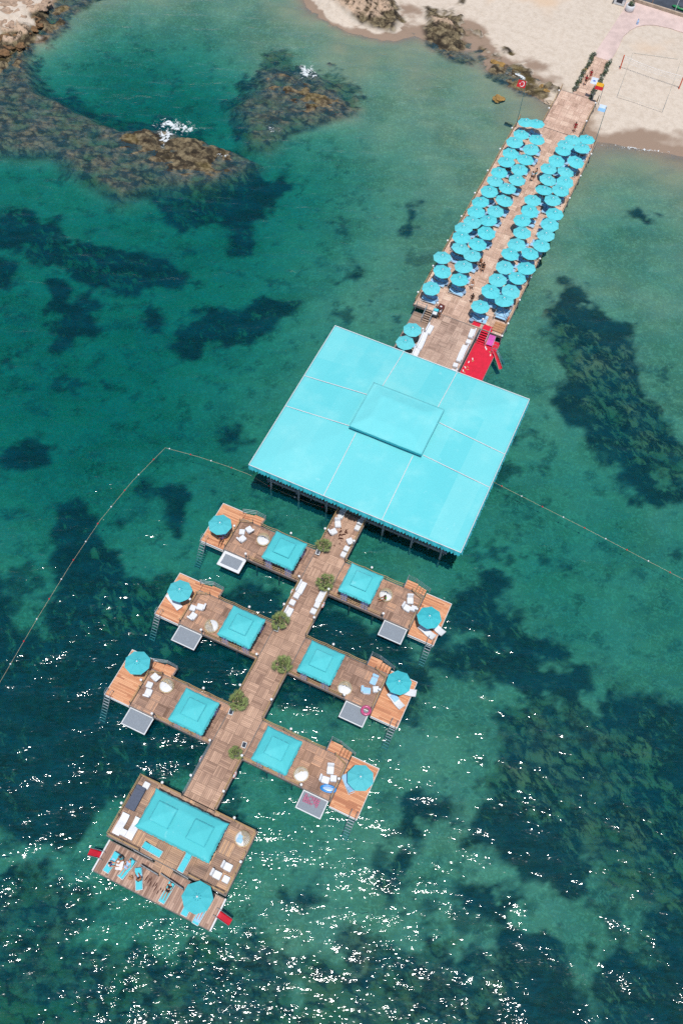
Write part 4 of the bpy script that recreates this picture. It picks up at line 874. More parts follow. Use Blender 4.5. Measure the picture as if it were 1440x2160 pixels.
for nm, L, off, hd in (('left outer', LO, 0, PI), ('left inner', LI, .1, PI), ('right inner', RI, .35, PI), ('right outer', RO, -.05, 0)):
    for i, (x, y) in enumerate(L):
        fx, fy = x, y
        o = place(U1, (fx, fy, DZ), rr.uniform(0, .78), 'light turquoise parasol, %s from the shore in the %s jetty row' % (ordn(i), nm), 'parasols on the jetty')
        o.rotation_euler = (rr.gauss(0, .05), rr.gauss(0, .05), rr.uniform(0, .8)); s_ = rr.uniform(.96, 1.03); o.scale = (s_, s_, 1+rr.uniform(-.03, .02))
        for sd, w_ in ((.38, 'shore side'), (-.42, 'sea side')):
            place(LO_B, (min(-12.0, max(-21.9, x+off))+rr.uniform(-.12, .12), y+sd+rr.uniform(-.05, .05)-.15, DZ), hd+rr.gauss(0, .05), 'blue sunbed, %s, under the %s parasol of the %s jetty row' % (w_, ordn(i), nm), 'sunbeds on the jetty')
        if i % 2 == 0 or nm == 'left outer': place(TB, (x+(.95 if nm[0] == 'l' else -.75), y-.1, DZ), 0, 'round blue table by the %s parasol from the shore in the %s row' % (ordn(i), nm), 'small tables on the jetty')
place(TB, (-15.3, 83.95, DZ), 0, 'round blue table in the shade above the small red mat', 'small tables on the jetty')
for i, (x, y) in enumerate([(-21.16,78.4),(-21.16,76.06),(-21.05,73.7)]):
    place(U1, (x, y-.3, .62), .3*i, 'light turquoise parasol on the low side deck, '+['nearest the wooden stairs', 'in the middle', 'half hidden by the big roof'][i], 'parasols on the jetty')
    place(LO_B, (x, y-1.1, .62), PI, 'blue sunbed on the sea side of the '+['first', 'second', 'third'][i]+' parasol of the low side deck', 'sunbeds on the jetty')
for i in range(8): place(LP, (-23.05, 121.5-5.25*i, DZ-.35), 0, 'white globe lamp on the left edge of the jetty, %s from the shore' % ordn(i), 'globe lamps')
for i, y in enumerate([121.5, 116.2, 111, 105.8, 100.4, 97.8, 94.0, 89.5, 85.0, 82.7]): place(LP, (-10.85, y, DZ-.35), 0, 'white globe lamp on the right edge of the jetty, %s from the shore' % ordn(i), 'globe lamps')
for x, y, lab in [(-19.55,133.3,'left corner of the jetty at the beach'),(-19.6,128.5,'left edge of the jetty head'),(-13.65,133.1,'right corner of the jetty at the beach'),(-13.65,128.3,'right edge of the jetty head'),(-20.1,84.1,'top of the wooden stairs'),(-20.15,79.2,'white sofas on the left of the stage'),(-13.95,84.2,'railing post between the two red mats')]:
    place(LP, (x, y, DZ-.3), 0, 'white globe lamp at the '+lab, 'globe lamps')
ropes('long rope railing on the left edge of the jetty', [(-22.95, y) for y in line(83.6, 125.1, 17)], group='jetty railings', sag=.06)
ropes('long rope railing on the right edge of the jetty', [(-11.05, y) for y in line(83.6, 125.1, 17)], group='jetty railings', sag=.06, h=.6)
ropes('rope railing on the left edge of the jetty head', [(-19.55, y) for y in line(125.4, 135.2, 5)], group='jetty railings', sag=.06)
ropes('rope railing on the right edge of the jetty head', [(-13.7, y) for y in line(125.4, 135.2, 5)], group='jetty railings', sag=.06)
railing('steel railing round the opening beside the wooden stairs', [(-22.6, 82.95), (-22.6, 83.5), (-21.3, 83.5)], DZ-.3, .9, rows=2)
railing('steel railing down the edge of the red carpet deck', [(-10.9, 82.8), (-10.9, 84.8)], .9, .95, rows=2)
railing('steel railing between the white sofas and the red deck', [(-13.85, 73.0), (-13.85, 76), (-13.85, 79), (-13.85, 82.5)], DZ, .8, rows=2)
rr = random.Random(77)
for i, y in enumerate((80.1, 78.6, 77.2, 75.7, 74.3, 72.8)): place(SF, (-19.6+rr.uniform(-.1, .14), y+rr.uniform(-.06, .06), DZ), PI+rr.gauss(0, .06), 'white sofa in the row on the left of the stage, %s from the stairs' % ordn(i), 'white sofas of the stage')
for i, y in enumerate((81.9, 80.45, 79.0, 77.55, 76.1, 74.65, 73.2)): place(SF if i not in (1, 4) else OT, (-14.38+rr.uniform(-.14, .1), y+rr.uniform(-.06, .06), DZ), rr.gauss(0, .06), 'white sofa in the row beside the red deck, %s from the stairs' % ordn(i), 'white sofas of the stage')
# cart
t = thing('service_cart', 'small service cart with coloured boxes on the stage by the wooden stairs', 'cart', (-19.85, 82.9, DZ), .12)
MB().bbox(-.4, .4, -.55, .55, .25, .5, .03).build('tray', MT['dark'], t); MB().bbox(-.36, .3, .1, .5, .5, .72, .03).build('turquoise_box', MT['sling'], t); MB().bbox(-.3, .25, -.45, 0, .5, .66, .03).build('white_box', MT['white'], t)
for a in (-.33, .33):
    for c in (-.45, .45): b = MB(); b.at((a, c, .12), 0, 0, PI/2); b.cyl(0, 0, -.04, .04, .12, n=10); b.at(); b.build('wheel', MT['dark'], t)
t = thing('brown_case', 'brown padded chest standing behind the service cart', 'chest', (-19.55, 84.05, DZ), -.1); MB().bbox(-.38, .38, -.45, .45, 0, .55, .08).build('body', MT['brownleather'], t); MB().bbox(-.39, .39, -.46, .46, .55, .64, .04).build('lid', MT['brownleather'], t); MB().box(-.12, .12, -.1, .1, .64, .67).build('label_plate', MT['white'], t)
# shower frame, tan boards and pink mat beside the red stairs
t = thing('metal_scaffold', 'pale blue grey metal frame with crossed braces at the end of the jetty', 'frame', (-12.1, 86.75, DZ), .02)
for a in (-.85, .85):
    for c in (-1.15, 1.15): MB().box(-.035, .035, -.035, .035, 0, 1.0).build('post', MT['steel'], t, loc=(a, c, 0))
for q in (((-.85, -1.15), (.85, -1.15)), ((.85, -1.15), (.85, 1.15)), ((.85, 1.15), (-.85, 1.15)), ((-.85, 1.15), (-.85, -1.15))): MB().tube([(*q[0], 1.0), (*q[1], 1.0)], .045, 5).build('beam', MT['steel'], t)
b = MB(); b.tube([(-.85, -1.1, 1.), (.85, 1.1, 1.)], .03, 5); b.tube([(-.85, 1.1, 1.), (.85, -1.1, 1.)], .03, 5); b.build('brace', MT['steel'], t)
MB().box(-.7, .7, -1.0, .9, .4, .45).build('shelf', MT['towel'], t)
t = thing('tan_boards', 'stack of tan padded boards beside the red stairs', 'boards', (-11.75, 84.55, DZ))
for i in range(4): MB().bbox(-.75, .75, -.18, .18, .1, .2, .03).build('board', MT['tan'], t, loc=(0, .55-.38*i, .1-.03*i))
t = thing('pink_chair', 'beach chair with a bright pink mat on the red deck', 'chair', (-12.0, 82.3, .62), .05)
MB().bbox(-.4, .4, -.6, .3, .25, .31, .02).build('seat', MT['pink'], t); b = MB(); b.at((0, .3, .28), 0, .9); b.bbox(-.4, .4, 0, .65, 0, .06, .02); b.at(); b.build('backrest', MT['pink'], t)
b = MB()
for a in (-.42, .42): b.tube([(a, -.6, 0), (a, -.6, .26), (a, .35, .28), (a, .75, .72)], .02, 5); b.tube([(a, .3, .27), (a, .45, 0)], .02, 5)
b.build('frame', MT['whitepaint'], t)
t = thing('round_sign', 'upright orange board at the right edge of the jetty', 'board', (-11.15, 86.0, DZ)); MB().bbox(-.04, .04, -.25, .25, .1, .9, .02).build('panel', MT['orangep'], t); MB().cyl(0, 0, 0, .1, .05).build('foot', MT['steel'], t)
# flip-flops left on the red carpet and elsewhere
SH = MB().bbox(-.05, .05, -.13, .13, 0, .03, .01).build('flip_flop', MT['white'], label='flip-flop', cat='sandal'); SH2 = SH.copy(); SH2.data = SH.data.copy(); SH2.data.materials[0] = MT['tan']; C.objects.link(SH2)
shoes = [(-13.1,78.9,.4,0),(-12.95,78.6,-.6,1),(-13.35,78.2,.1,0),(-13.2,77.4,1.2,1),(-13.45,77.2,.8,0),(-13.05,77.0,2.,1),(-13.5,76.6,.3,0),(-13.25,76.4,.5,1),(-12.3,81.4,.3,0),(-12.1,81.2,.3,0),(-11.5,80.9,1.1,1),(-11.3,80.5,.2,0)]
for i, (x, y, r, w_) in enumerate(shoes):
    o = [SH, SH2][w_]
    if (w_, 'u') in used: o = o.copy(); C.objects.link(o)
    used.add((w_, 'u')); o.location = (x, y, .625); o.rotation_euler = (0, 0, r); o['group'] = 'flip-flops on the red carpet'; o.scale = (1.3, 1.3, 1)
    o['label'] = ('white' if w_ == 0 else 'tan')+' flip-flop in the scattered heap on the red carpet by the stage' if y < 79 else ('white' if w_ == 0 else 'tan')+' flip-flop near the foot of the red stairs and slide'
# ------------------------------------------------------------------ buoy lines
def buoys(label, pts, step=2.3):
    t = thing('swim_line', label, 'buoy line', (pts[0][0], pts[0][1], 0)); o0 = Vector((pts[0][0], pts[0][1], 0)); dense = []
    for (a, c), (d_, e) in zip(pts, pts[1:]):
        n = max(2, int(math.hypot(d_-a, e-c)/.5))
        for i in range(n): dense.append(Vector((a+(d_-a)*i/n, c+(e-c)*i/n, .02)))
    dense.append(Vector((pts[-1][0], pts[-1][1], .02))); MB().tube([tuple(p-o0) for p in dense], .014, 4).build('rope', MT['chain'], t)
    acc = 0; k = 0; pr_ = [None, None]
    for a, c in zip(dense, dense[1:]):
        acc += (c-a).length
        if acc > step:
            acc = 0; i = k % 2
            if pr_[i] is None: pr_[i] = MB().ball(0, 0, .03, .095, 8, .9).build('float', MT['white'] if i else MT['redplastic'], t, smooth=True); o = pr_[i]
            else: o = pr_[i].copy(); C.objects.link(o)
            o.location = a-o0; k += 1
buoys('line of red and white floats from the big roof out to the left and down', [(-30.3,51.6),(-33,51.5),(-36.5,51.2),(-40.6,50.6),(-41.6,45),(-42.1,39),(-42.0,33),(-41.6,26),(-41.0,18.6),(-40.5,10)])
buoys('line of floats in front of the pavilion posts', [(-30.3,51.6),(-27.5,51.2),(-25.3,51.15),(-22,51.2),(-19.2,51.6)], 2.9)
buoys('line of red and white floats leaving the big roof to the right', [(-5.5,63.3),(-2,62.9),(7.4,61.9),(18.7,60.5),(28,59.2)])
# ------------------------------------------------------------------ sea foam: lacy sheets lying on the water
def foam_mat(name, sx, sy, scale, cut):
    g = G(name); p = g.obj(); x, y, z = g.sep(p)
    r = g.math('SQRT', g.math('ADD', g.math('POWER', g.math('DIVIDE', x, sx), 2.), g.math('POWER', g.math('DIVIDE', y, sy), 2.)))
    n = g.noise(scale, 6, .72, p, dist=.8); f = g.mapr(g.math('SUBTRACT', n, g.math('MULTIPLY', r, .22)), cut, cut+.09)
    f = g.math('MULTIPLY', f, g.mapr(r, 1.0, .7, 0, .8)); tr = g.new('ShaderNodeBsdfTransparent'); g.b.inputs['Base Color'].default_value = S('#dfe5e6'); g.b.inputs['Roughness'].default_value = .7
    mx = g.new('ShaderNodeMixShader'); g.put(mx.inputs[0], f); g.link(tr.outputs[0], mx.inputs[1]); g.link(g.b.outputs[0], mx.inputs[2]); g.link(mx.outputs[0], g.out.inputs[0]); return g.m
def foam(px, py, wpx, hpx, ang, lab, scale=1.2, cut=.40, k=.0):
    x, y = P(px, py, .05); x1, y1 = P(px+wpx/2, py, .05); x2, y2 = P(px, py-hpx/2, .05); sx = math.hypot(x1-x, y1-y); sy = math.hypot(x2-x, y2-y)
    vs = [(-sx+2*sx*i/20, -sy+2*sy*j/12, .04+.05*math.sin(i*.9+j)+k) for j in range(13) for i in range(21)]
    fs = [(j*21+i, j*21+i+1, j*21+i+22, j*21+i+21) for j in range(12) for i in range(20)]
    b = MB(); b.add(vs, fs); o = b.build('foam', foam_mat('foam_lace', sx, sy, scale, cut), kind='stuff', label=lab, smooth=True); o.location = (x, y, .03); o.rotation_euler = (0, 0, math.atan2(RV.y, RV.x)-ang)
foam(372, 266, 130, 46, .1, 'foam breaking behind the brown reef rocks', 1.3, .41)
foam(352, 290, 50, 60, .2, 'foam running over the brown reef rocks', 1.1, .40, .12)
foam(648, 152, 60, 46, .6, 'foam breaking on the round reef', 1.1, .40)
foam(575, 272, 40, 26, .3, 'small fleck of foam between the two reefs', 1.4, .46)
foam(462, 326, 56, 16, .2, 'thin foam beside the long brown rock', 1.5, .44, .1)
foam(1012, 84, 80, 14, .5, 'thin foam at the beach above the shore rocks', 1.5, .42)
foam(1108, 166, 120, 16, .5, 'thin foam line along the beach beside the flag', 1.4, .40)
foam(1345, 314, 210, 12, .1, 'thin foam line on the beach right of the jetty', 1.8, .45)
# ================================================================== THE BEACH END
t = thing('boardwalk', 'pale duckboard path from the jetty up the beach between planted rows', 'path', (-16.2, 140.5, 0)); MB().box(-1.45, 1.4, -5.4, 5.4, 1.0, DZ-.01).build('deck_boards', MT['jetty'], t)
t['kind'] = 'structure'
poly = [(-17.6,145.95),(-14.75,145.95),(-14.6,149),(-14.7,153.5),(-14.2,155.6),(-13.4,157.3),(-12.2,158.5),(-10.8,159.2),(-8.5,159.5),(-6.15,159.4),(-2,158.9),(8,157),(22,154.5),(22,160.0),(5,162.3),(-7.2,163.6),(-15.8,163.9),(-17.0,163.2),(-16.75,160.8)]
MB().prism(poly, .9, DZ-.02).build('path', MT['concrete'], kind='structure')
MB().prism([(-16.2,164.3),(-7.0,164.0),(6,162.7),(24,160.3),(40,190),(-16,190)], .9, DZ-.03).build('pavement', MT['slab'], kind='structure')
MB().prism([(-15.9,163.95),(-7.1,163.62),(5.5,162.35),(24,159.9),(24,160.2),(6,162.65),(-7.0,163.95),(-15.9,164.28)], .9, 1.75).build('low_wall', MT['stonewall'], label='low beige wall between the pink paving and the dark yard', cat='wall')
# planted rows beside the boardwalk
def shrub(label, x, y, r, h, mat, fl, seed):
    t = thing('shrub', label, 'shrub', (x, y, 1.2), group='plants along the boardwalk'); rr = random.Random(seed); b = MB(); c = MB()
    for i in range(120):
        a = rr.uniform(0, 2*PI); q = rr.random()**.5*r; z = rr.uniform(.25, 1)*h*(1-.4*(q/r)**2); s_ = rr.uniform(.05, .11)
        d_ = Vector((rr.gauss(0, 1), rr.gauss(0, 1), rr.gauss(.6, .5))).normalized(); e = d_.cross(Vector((0, .3, 1))).normalized()*s_; f = d_.cross(e).normalized()*s_*.5; p = Vector((q*math.cos(a), q*math.sin(a), z))
        (c if (fl and rr.random() < fl) else b).add([tuple(p-e), tuple(p+f), tuple(p+e), tuple(p-f)], [(0, 1, 2, 3)])
    b.build('leaves', mat, t)
    if c.v: c.build('blossom', MT['flower'], t)
    MB().lathe([(r*.55, 0), (r*.7, .3), (r*.5, .3)], n=10).build('planter', MT['pot'], t)
rr = random.Random(5)
for nm, x0, x1, y0, y1, n in (('left', -17.65, -17.55, 135.9, 146.2, 14), ('right', -14.75, -14.65, 135.2, 145.4, 14)):
    for i in range(n):
        y = y0+(y1-y0)*i/(n-1); ol = (nm == 'left' and i == 7)
        shrub('%s in the %s planted row of the boardwalk, %s from the jetty' % ('ochre bush' if ol else ('white flowering shrub' if i % 3 == 1 else 'dark green shrub'), nm, ordn(i)), x0+rr.uniform(-.12, .12), y, rr.uniform(.32, .45), rr.uniform(.5, .9), MT['olive'] if ol else MT['leaf'], .3 if i % 3 == 1 else .04, i+40*(nm == 'left'))
# flags
def flag(label, x, y, h, w_, hh, mats, kind, lean=0, z0=DZ, pole='steel', group=None):
    t = thing('flagpole', label, 'flag', (x, y, z0), group=group); MB().cyl(0, 0, 0, h, .05, .03, 8).build('pole', MT[pole], t); MB().ball(0, 0, h+.05, .07, 8).build('pole_knob', MT['white'], t)
    # the cloth streams out to -x, turned so it is seen from the sea
    U_ = Vector((-.94, .1, -.12)); V_ = Vector((.06, .55, .8)).normalized(); nu, nv = 12, 8
    def pt(u, v, lift=0):
        n_ = U_.cross(V_).normalized(); return Vector((0, 0, h-hh*.45))+U_*(u*w_)+V_*((v-.5)*hh)+n_*(.07*math.sin(u*7+v*2)*u-lift)
    vs = [tuple(pt(i/nu, j/nv)) for j in range(nv+1) for i in range(nu+1)]; fa = []; fb = []
    for j in range(nv):
        for i in range(nu): a = j*(nu+1)+i; (fb if kind == 'half' and j >= nv/2 else fa).append((a, a+1, a+nu+2, a+nu+1))
    b = MB(); b.add(vs, fa); o = b.build('cloth', mats[0], t); md = o.modifiers.new('thickness', 'SOLIDIFY'); md.thickness = .01
    if fb: b = MB(); b.add(vs, fb); p2 = b.build('upper_stripe', mats[1], o); md = p2.modifiers.new('thickness', 'SOLIDIFY'); md.thickness = .01
    if kind == 'crescent':
        for sgn in (1, -1):
            b = MB(); n = 28; vs = []   # crescent: outer disc minus inner disc, then the star
            oc, orr, ic, ir = .42, .25, .455, .20
            a0 = math.acos(((oc-ic)**2+orr*orr-ir*ir)/(2*(ic-oc)*orr)) if abs((orr*orr+(ic-oc)**2-ir*ir)/(2*(ic-oc)*orr)) <= 1 else .35
            outer = []; inner = []
            for i in range(n+1):
                a = .42+(2*PI-.84)*i/n; outer.append((oc+orr*math.cos(a), .5+orr*math.sin(a)*1.5)); inner.append((ic+ir*math.cos(a), .5+ir*math.sin(a)*1.5))
            vs = [tuple(pt(u, v, .02*sgn)) for u, v in outer+inner]; fs = [(i, i+1, n+2+i, n+1+i) for i in range(n)]; b.add(vs, fs)
            st = []
            for i in range(10): a = PI+PI*i/5; R_ = .105 if i % 2 == 0 else .042; st.append((.70+R_*math.cos(a), .5+R_*math.sin(a)*1.5))
            b.add([tuple(pt(u, v, .021*sgn)) for u, v in st]+[tuple(pt(.70, .5, .021*sgn))], [(i, (i+1) % 10, 10) for i in range(10)])
            b.build('crescent_and_star', MT['white'], o)
    if kind == 'emblem':
        b = MB(); b.add([tuple(pt(.3+.5*u, .35+.3*v, .02)) for u, v in ((0, .2), (.6, 0), (1, .5), (.5, .9), (.1, .8))], [(0, 1, 2, 3, 4)]); b.build('emblem', mats[1], o)
    return t
MT['flagred'] = plain('flag_red', '#b3121c', .7, .05); MT['flagblue'] = plain('flag_pale_blue', '#86b4dc', .7, .1); MT['flagwhite'] = plain('flag_white', '#c9d4e4', .7, .05); MT['flagyellow'] = plain('flag_yellow', '#d6a21e', .7, .05); MT['flagdeep'] = plain('flag_blue', '#5b6fb8', .7, .1); MT['greenpole'] = plain('green_grey_pole', '#4f7374', .5, .1)
flag('tall green grey pole with a red flag bearing a white crescent and star', -22.85, 123.2, 7.4, 1.35, .95, [MT['flagred']], 'crescent', pole='greenpole', group='flags')
flag('tall pole with a pale blue and white flag at the right of the jetty', -11.05, 123.6, 7.3, 1.1, .9, [MT['flagblue'], MT['flagwhite']], 'half', pole='greenpole', group='flags')
flag('short pole with a red and yellow flag at the beach end of the jetty', -13.35, 134.3, 3.4, 1.3, 1.0, [MT['flagred'], MT['flagyellow']], 'half', group='flags')
flag('short pole with a white and blue flag at the planted row', -14.5, 135.0, 3.5, 1.1, .9, [MT['flagwhite'], MT['flagdeep']], 'emblem', group='flags')
# volleyball court
t = thing('volleyball_net', 'sagging white beach volleyball net between two orange posts', 'net', (-8.0, 144.7, 1.2))
for x, y in ((-4.85, .35), (4.85, -.25)):
    MB().cyl(x, y, -.2, 2.2, .09, n=8).build('post', MT['orangep'], t); 
b = MB()
for z_, sg_ in ((2.1, .5), (1.75, .42), (1.3, .5)):
    b.tube([(-4.8+9.6*i/16, .35-.6*i/16, z_-sg_*.55*math.sin(PI*i/16)) for i in range(17)], .024 if z_ > 2 else .012, 4)
for i in range(1, 40):
    u = i/40; b.tube([(-4.8+9.6*u, .35-.6*u, 2.1-.27*math.sin(PI*u)), (-4.8+9.6*u, .35-.6*u, 1.3-.27*math.sin(PI*u))], .008, 3)
b.build('net', MT['white'], t)
MT['tape'] = plain('blue_tape', '#b4b0a6', .7, .05)
b = MB()
for (x0, y0), (x1, y1) in (((-12, 150.0), (-5.2, 151.9)), ((-12.1, 150.0), (-11.3, 138.2)), ((-11.3, 138.2), (-4.0, 138.0)), ((-4.0, 138), (-4.6, 151.8))):
    b.tube([(x0+(x1-x0)*i/20, y0+(y1-y0)*i/20, 1.24) for i in range(21)], .03, 4)
b.build('court_lines', MT['tape'], label='pale tape marking out the beach volleyball court', cat='court line')
# pot with plant, box, yard
t = thing('white_planter', 'big white round planter with a green shrub at the top of the path', 'planter', (-15.85, 161.0, 1.25)); MB().lathe([(.62, 0), (.75, .4), (.72, 1.0), (.66, 1.08), (.58, 1.0), (.55, .8)], n=24).build('pot', MT['white'], t, smooth=True); MB().lathe([(.02, .84), (.56, .86)], n=20).build('soil', MT['pot'], t)
b = MB(); rr = random.Random(3)
for i in range(160):
    d_ = Vector((rr.gauss(0, 1), rr.gauss(0, 1), abs(rr.gauss(0, 1)))).normalized(); p = Vector((.1, .15, 1.1))+d_*rr.uniform(.2, .65); s_ = rr.uniform(.08, .15); e = d_.orthogonal().normalized()*s_; f = d_.cross(e).normalized()*s_*.5; b.add([tuple(p-e), tuple(p+f), tuple(p+e), tuple(p-f)], [(0, 1, 2, 3)])
b.build('foliage', MT['leaf'], t); MB().cyl(.05, .08, .8, 1.3, .06).build('stem', MT['tan'], t)
t = thing('white_booth', 'small white booth beside the white planter at the top edge', 'booth', (-17.9, 162.5, 1.2)); MB().bbox(-.9, .9, -.7, .7, 0, 1.3, .05).build('body', MT['white'], t); MB().box(-1.0, 1.0, -.8, .8, 1.3, 1.4).build('roof', MT['white'], t); MB().box(-.5, .5, -.72, -.7, .4, 1.1).build('window', MT['glass'], t); MB().cyl(-1.0, -.9, 0, 1.5, .04).build('post', MT['dark'], t)
t = thing('water_bottle', 'pale plastic bottle standing on the pink paving', 'bottle', (-13.6, 157.9, 1.28)); MB().lathe([(.12, 0), (.12, .32), (.05, .42), (.04, .5)], n=10).build('body', MT['clearblue'], t); MB().cyl(0, 0, .5, .55, .05).build('cap', MT['bluevinyl'], t); t.scale = (1.6, 1.6, 1.6)
MT['greenv'] = plain('green_hull', '#1f7a45', .4, .1, coat=.2)
t = thing('kayak', 'green kayak lying in the dark yard behind the wall', 'kayak', (-8.2, 165.6, 1.3), -.1); MB().ball(0, 0, .2, 1.6, 14, .16, 1., .24).build('hull', MT['greenv'], t, smooth=True); MB().ball(0, 0, .42, .4, 10, .15, 1.2, .6).build('cockpit', MT['dark'], t, smooth=True)
t = thing('white_pole', 'white pole leaning by the low wall at the top right', 'pole', (-8.9, 164.3, 1.27)); MB().tube([(0, 0, 0), (.1, .1, 3.2)], .05).build('shaft', MT['whitepaint'], t); MB().cyl(0, 0, 0, .06, .15).build('foot', MT['dark'], t)
t = thing('tan_pole', 'pinkish brown pole behind the low wall near the planter', 'pole', (-12.9, 164.5, 1.27)); MB().tube([(0, 0, 0), (.05, .1, 2.6)], .06).build('shaft', MT['tan'], t); MB().cyl(0, 0, 0, .06, .15).build('foot', MT['dark'], t)
t = thing('metal_gantry', 'tall red orange metal frame in the dark yard at the top right corner', 'frame', (-7.4, 165.4, 1.27))
for x in (-.3, 1.4): MB().tube([(x, 0, 0), (x+.1, .1, 3.4)], .07).build('post', MT['orangep'], t)
MB().tube([(-.2, .1, 3.3), (1.5, .1, 3.3)], .06).build('crossbar', MT['orangep'], t)
MB().box(-1.2, 1.2, -.6, .6, 0, .3).build('blue_pallet', MT['bluevinyl'], loc=(-5.9, 166.4, 1.28), label='dark blue low box in the yard at the top right corner', cat='box')
# white sandbags at the foot of the jetty head and ochre stones
MT['ochre'] = plain('ochre_stone', '#8c6d3a', .9, .3, 2)
def rock(name, label, x, y, z, r, mat, seed, sz=.6, group=None):
    rr = random.Random(seed); b = MB(); bm = bmesh.new(); bmesh.ops.create_icosphere(bm, subdivisions=3, radius=r)
    ph = [rr.uniform(0, 6) for _ in range(6)]
    for v in bm.verts:
        c = v.co/r; k = 1+.22*math.sin(c.x*3+ph[0])*math.cos(c.y*4+ph[1])+.16*math.sin(c.z*5+ph[2]+c.x*4)+.09*math.sin(c.x*9+ph[3])*math.sin(c.y*8+ph[4]); v.co = Vector((c.x*k*r*1.25, c.y*k*r, c.z*k*r*sz))
    me = bpy.data.meshes.new(name); bm.to_mesh(me); bm.free(); me.materials.append(mat); o = bpy.data.objects.new(name, me); C.objects.link(o); o.location = (x, y, z); o.rotation_euler = (0, 0, rr.uniform(0, 3)); return tag(o, label, 'rock', group)
for i, (px, py, r, lab, mt) in enumerate([(1145,183,.55,'ochre stone at the water line above the jetty','ochre'),(1151,194,.6,'ochre stone next to the flagpole side of the jetty head','ochre'),(1155,214,.5,'pale stone in the water beside the jetty head','stonewall'),(1163,219,.4,'small pale stone touching the jetty head','stonewall'),(1048,137,1.0,'olive topped boulder in the shallows left of the flag','ochre'),(940,62,1.0,'brown boulder tip at the beach above the shore rocks','stonewall'),(1052,207,.7,'flat brown stone in the water below the flag','ochre')]):
    x, y = P(px, py, .2); rock('stone', lab, x, y, .1, r, MT[mt], i+5, .55, 'shore stones')
# boulders of the headland in the upper left corner
rr = random.Random(21)
bl = [(8,8,1.9),(30,14,1.5),(52,8,1.3),(15,32,1.6),(40,36,1.4),(66,22,1.1),(5,55,1.5),(28,58,1.3),(50,52,1.0),(75,40,.9),(12,80,1.3),(36,78,1.0),(56,70,.8),(90,18,1.),(100,6,.9),(20,96,1.0),(6,108,1.0),(42,94,.8),(70,58,.7),(84,50,.6)]
MT['boulder'] = plain('pale_boulder', '#9c8470', .9, .35, 1.2, bump=.5); MT['boulder2'] = plain('rusty_boulder', '#6b5034', .9, .4, 1.5, bump=.5)
spots = ['by the top left corner', 'against the top edge', 'in the upper row', 'in the middle of the heap', 'on the seaward slope', 'at the water line']
for i, (px, py, r) in enumerate(bl):
    x, y = P(px, py, .8); wet = px*.55+py > 75
    rock('boulder', '%s boulder of the upper left headland, %s counting from the corner' % ('rusty brown' if wet else 'pale', ordn(i) if i < 18 else ['second last', 'last'][i-18]), x, y, .5 if wet else .95, r*.8, MT['boulder2'] if wet else MT['boulder'], i+60, .6, 'headland boulders')
# ================================================================== PEOPLE
MT['skin'] = plain('skin_tan', '#a9714f', .6, .08, 20); MT['skin2'] = plain('skin_fair', '#c08f72', .6, .06, 20); MT['hair'] = plain('dark_hair', '#1d1512', .6, .2, 30)
for k_, v_ in dict(redcloth='#8e1524', whitecloth='#c8c8cc', greencloth='#3fae3a', tealcloth='#1d8a9a', blackcloth='#15161a', bluecloth='#2a3f8f').items(): MT[k_] = plain(k_, v_, .85, .1)
def skinned(name, verts, edges, rad, mat, parent):
    me = bpy.data.meshes.new(name+'_skeleton'); me.from_pydata(verts, edges, []); o = bpy.data.objects.new(name, me); C.objects.link(o)
    md = o.modifiers.new('skin', 'SKIN'); 
    for i, sv_ in enumerate(me.skin_vertices[0].data): sv_.radius = (rad[i], rad[i]); sv_.use_root = (i == 0)
    sd = o.modifiers.new('sub', 'SUBSURF'); sd.levels = 1; sd.render_levels = 1
    dg = bpy.context.evaluated_depsgraph_get(); m2 = bpy.data.meshes.new_from_object(o.evaluated_get(dg)); bpy.data.objects.remove(o)
    m2.materials.clear(); m2.materials.append(mat); m2.name = name
    m2.shade_smooth(); q = bpy.data.objects.new(name, m2); C.objects.link(q); q.parent = parent; return q
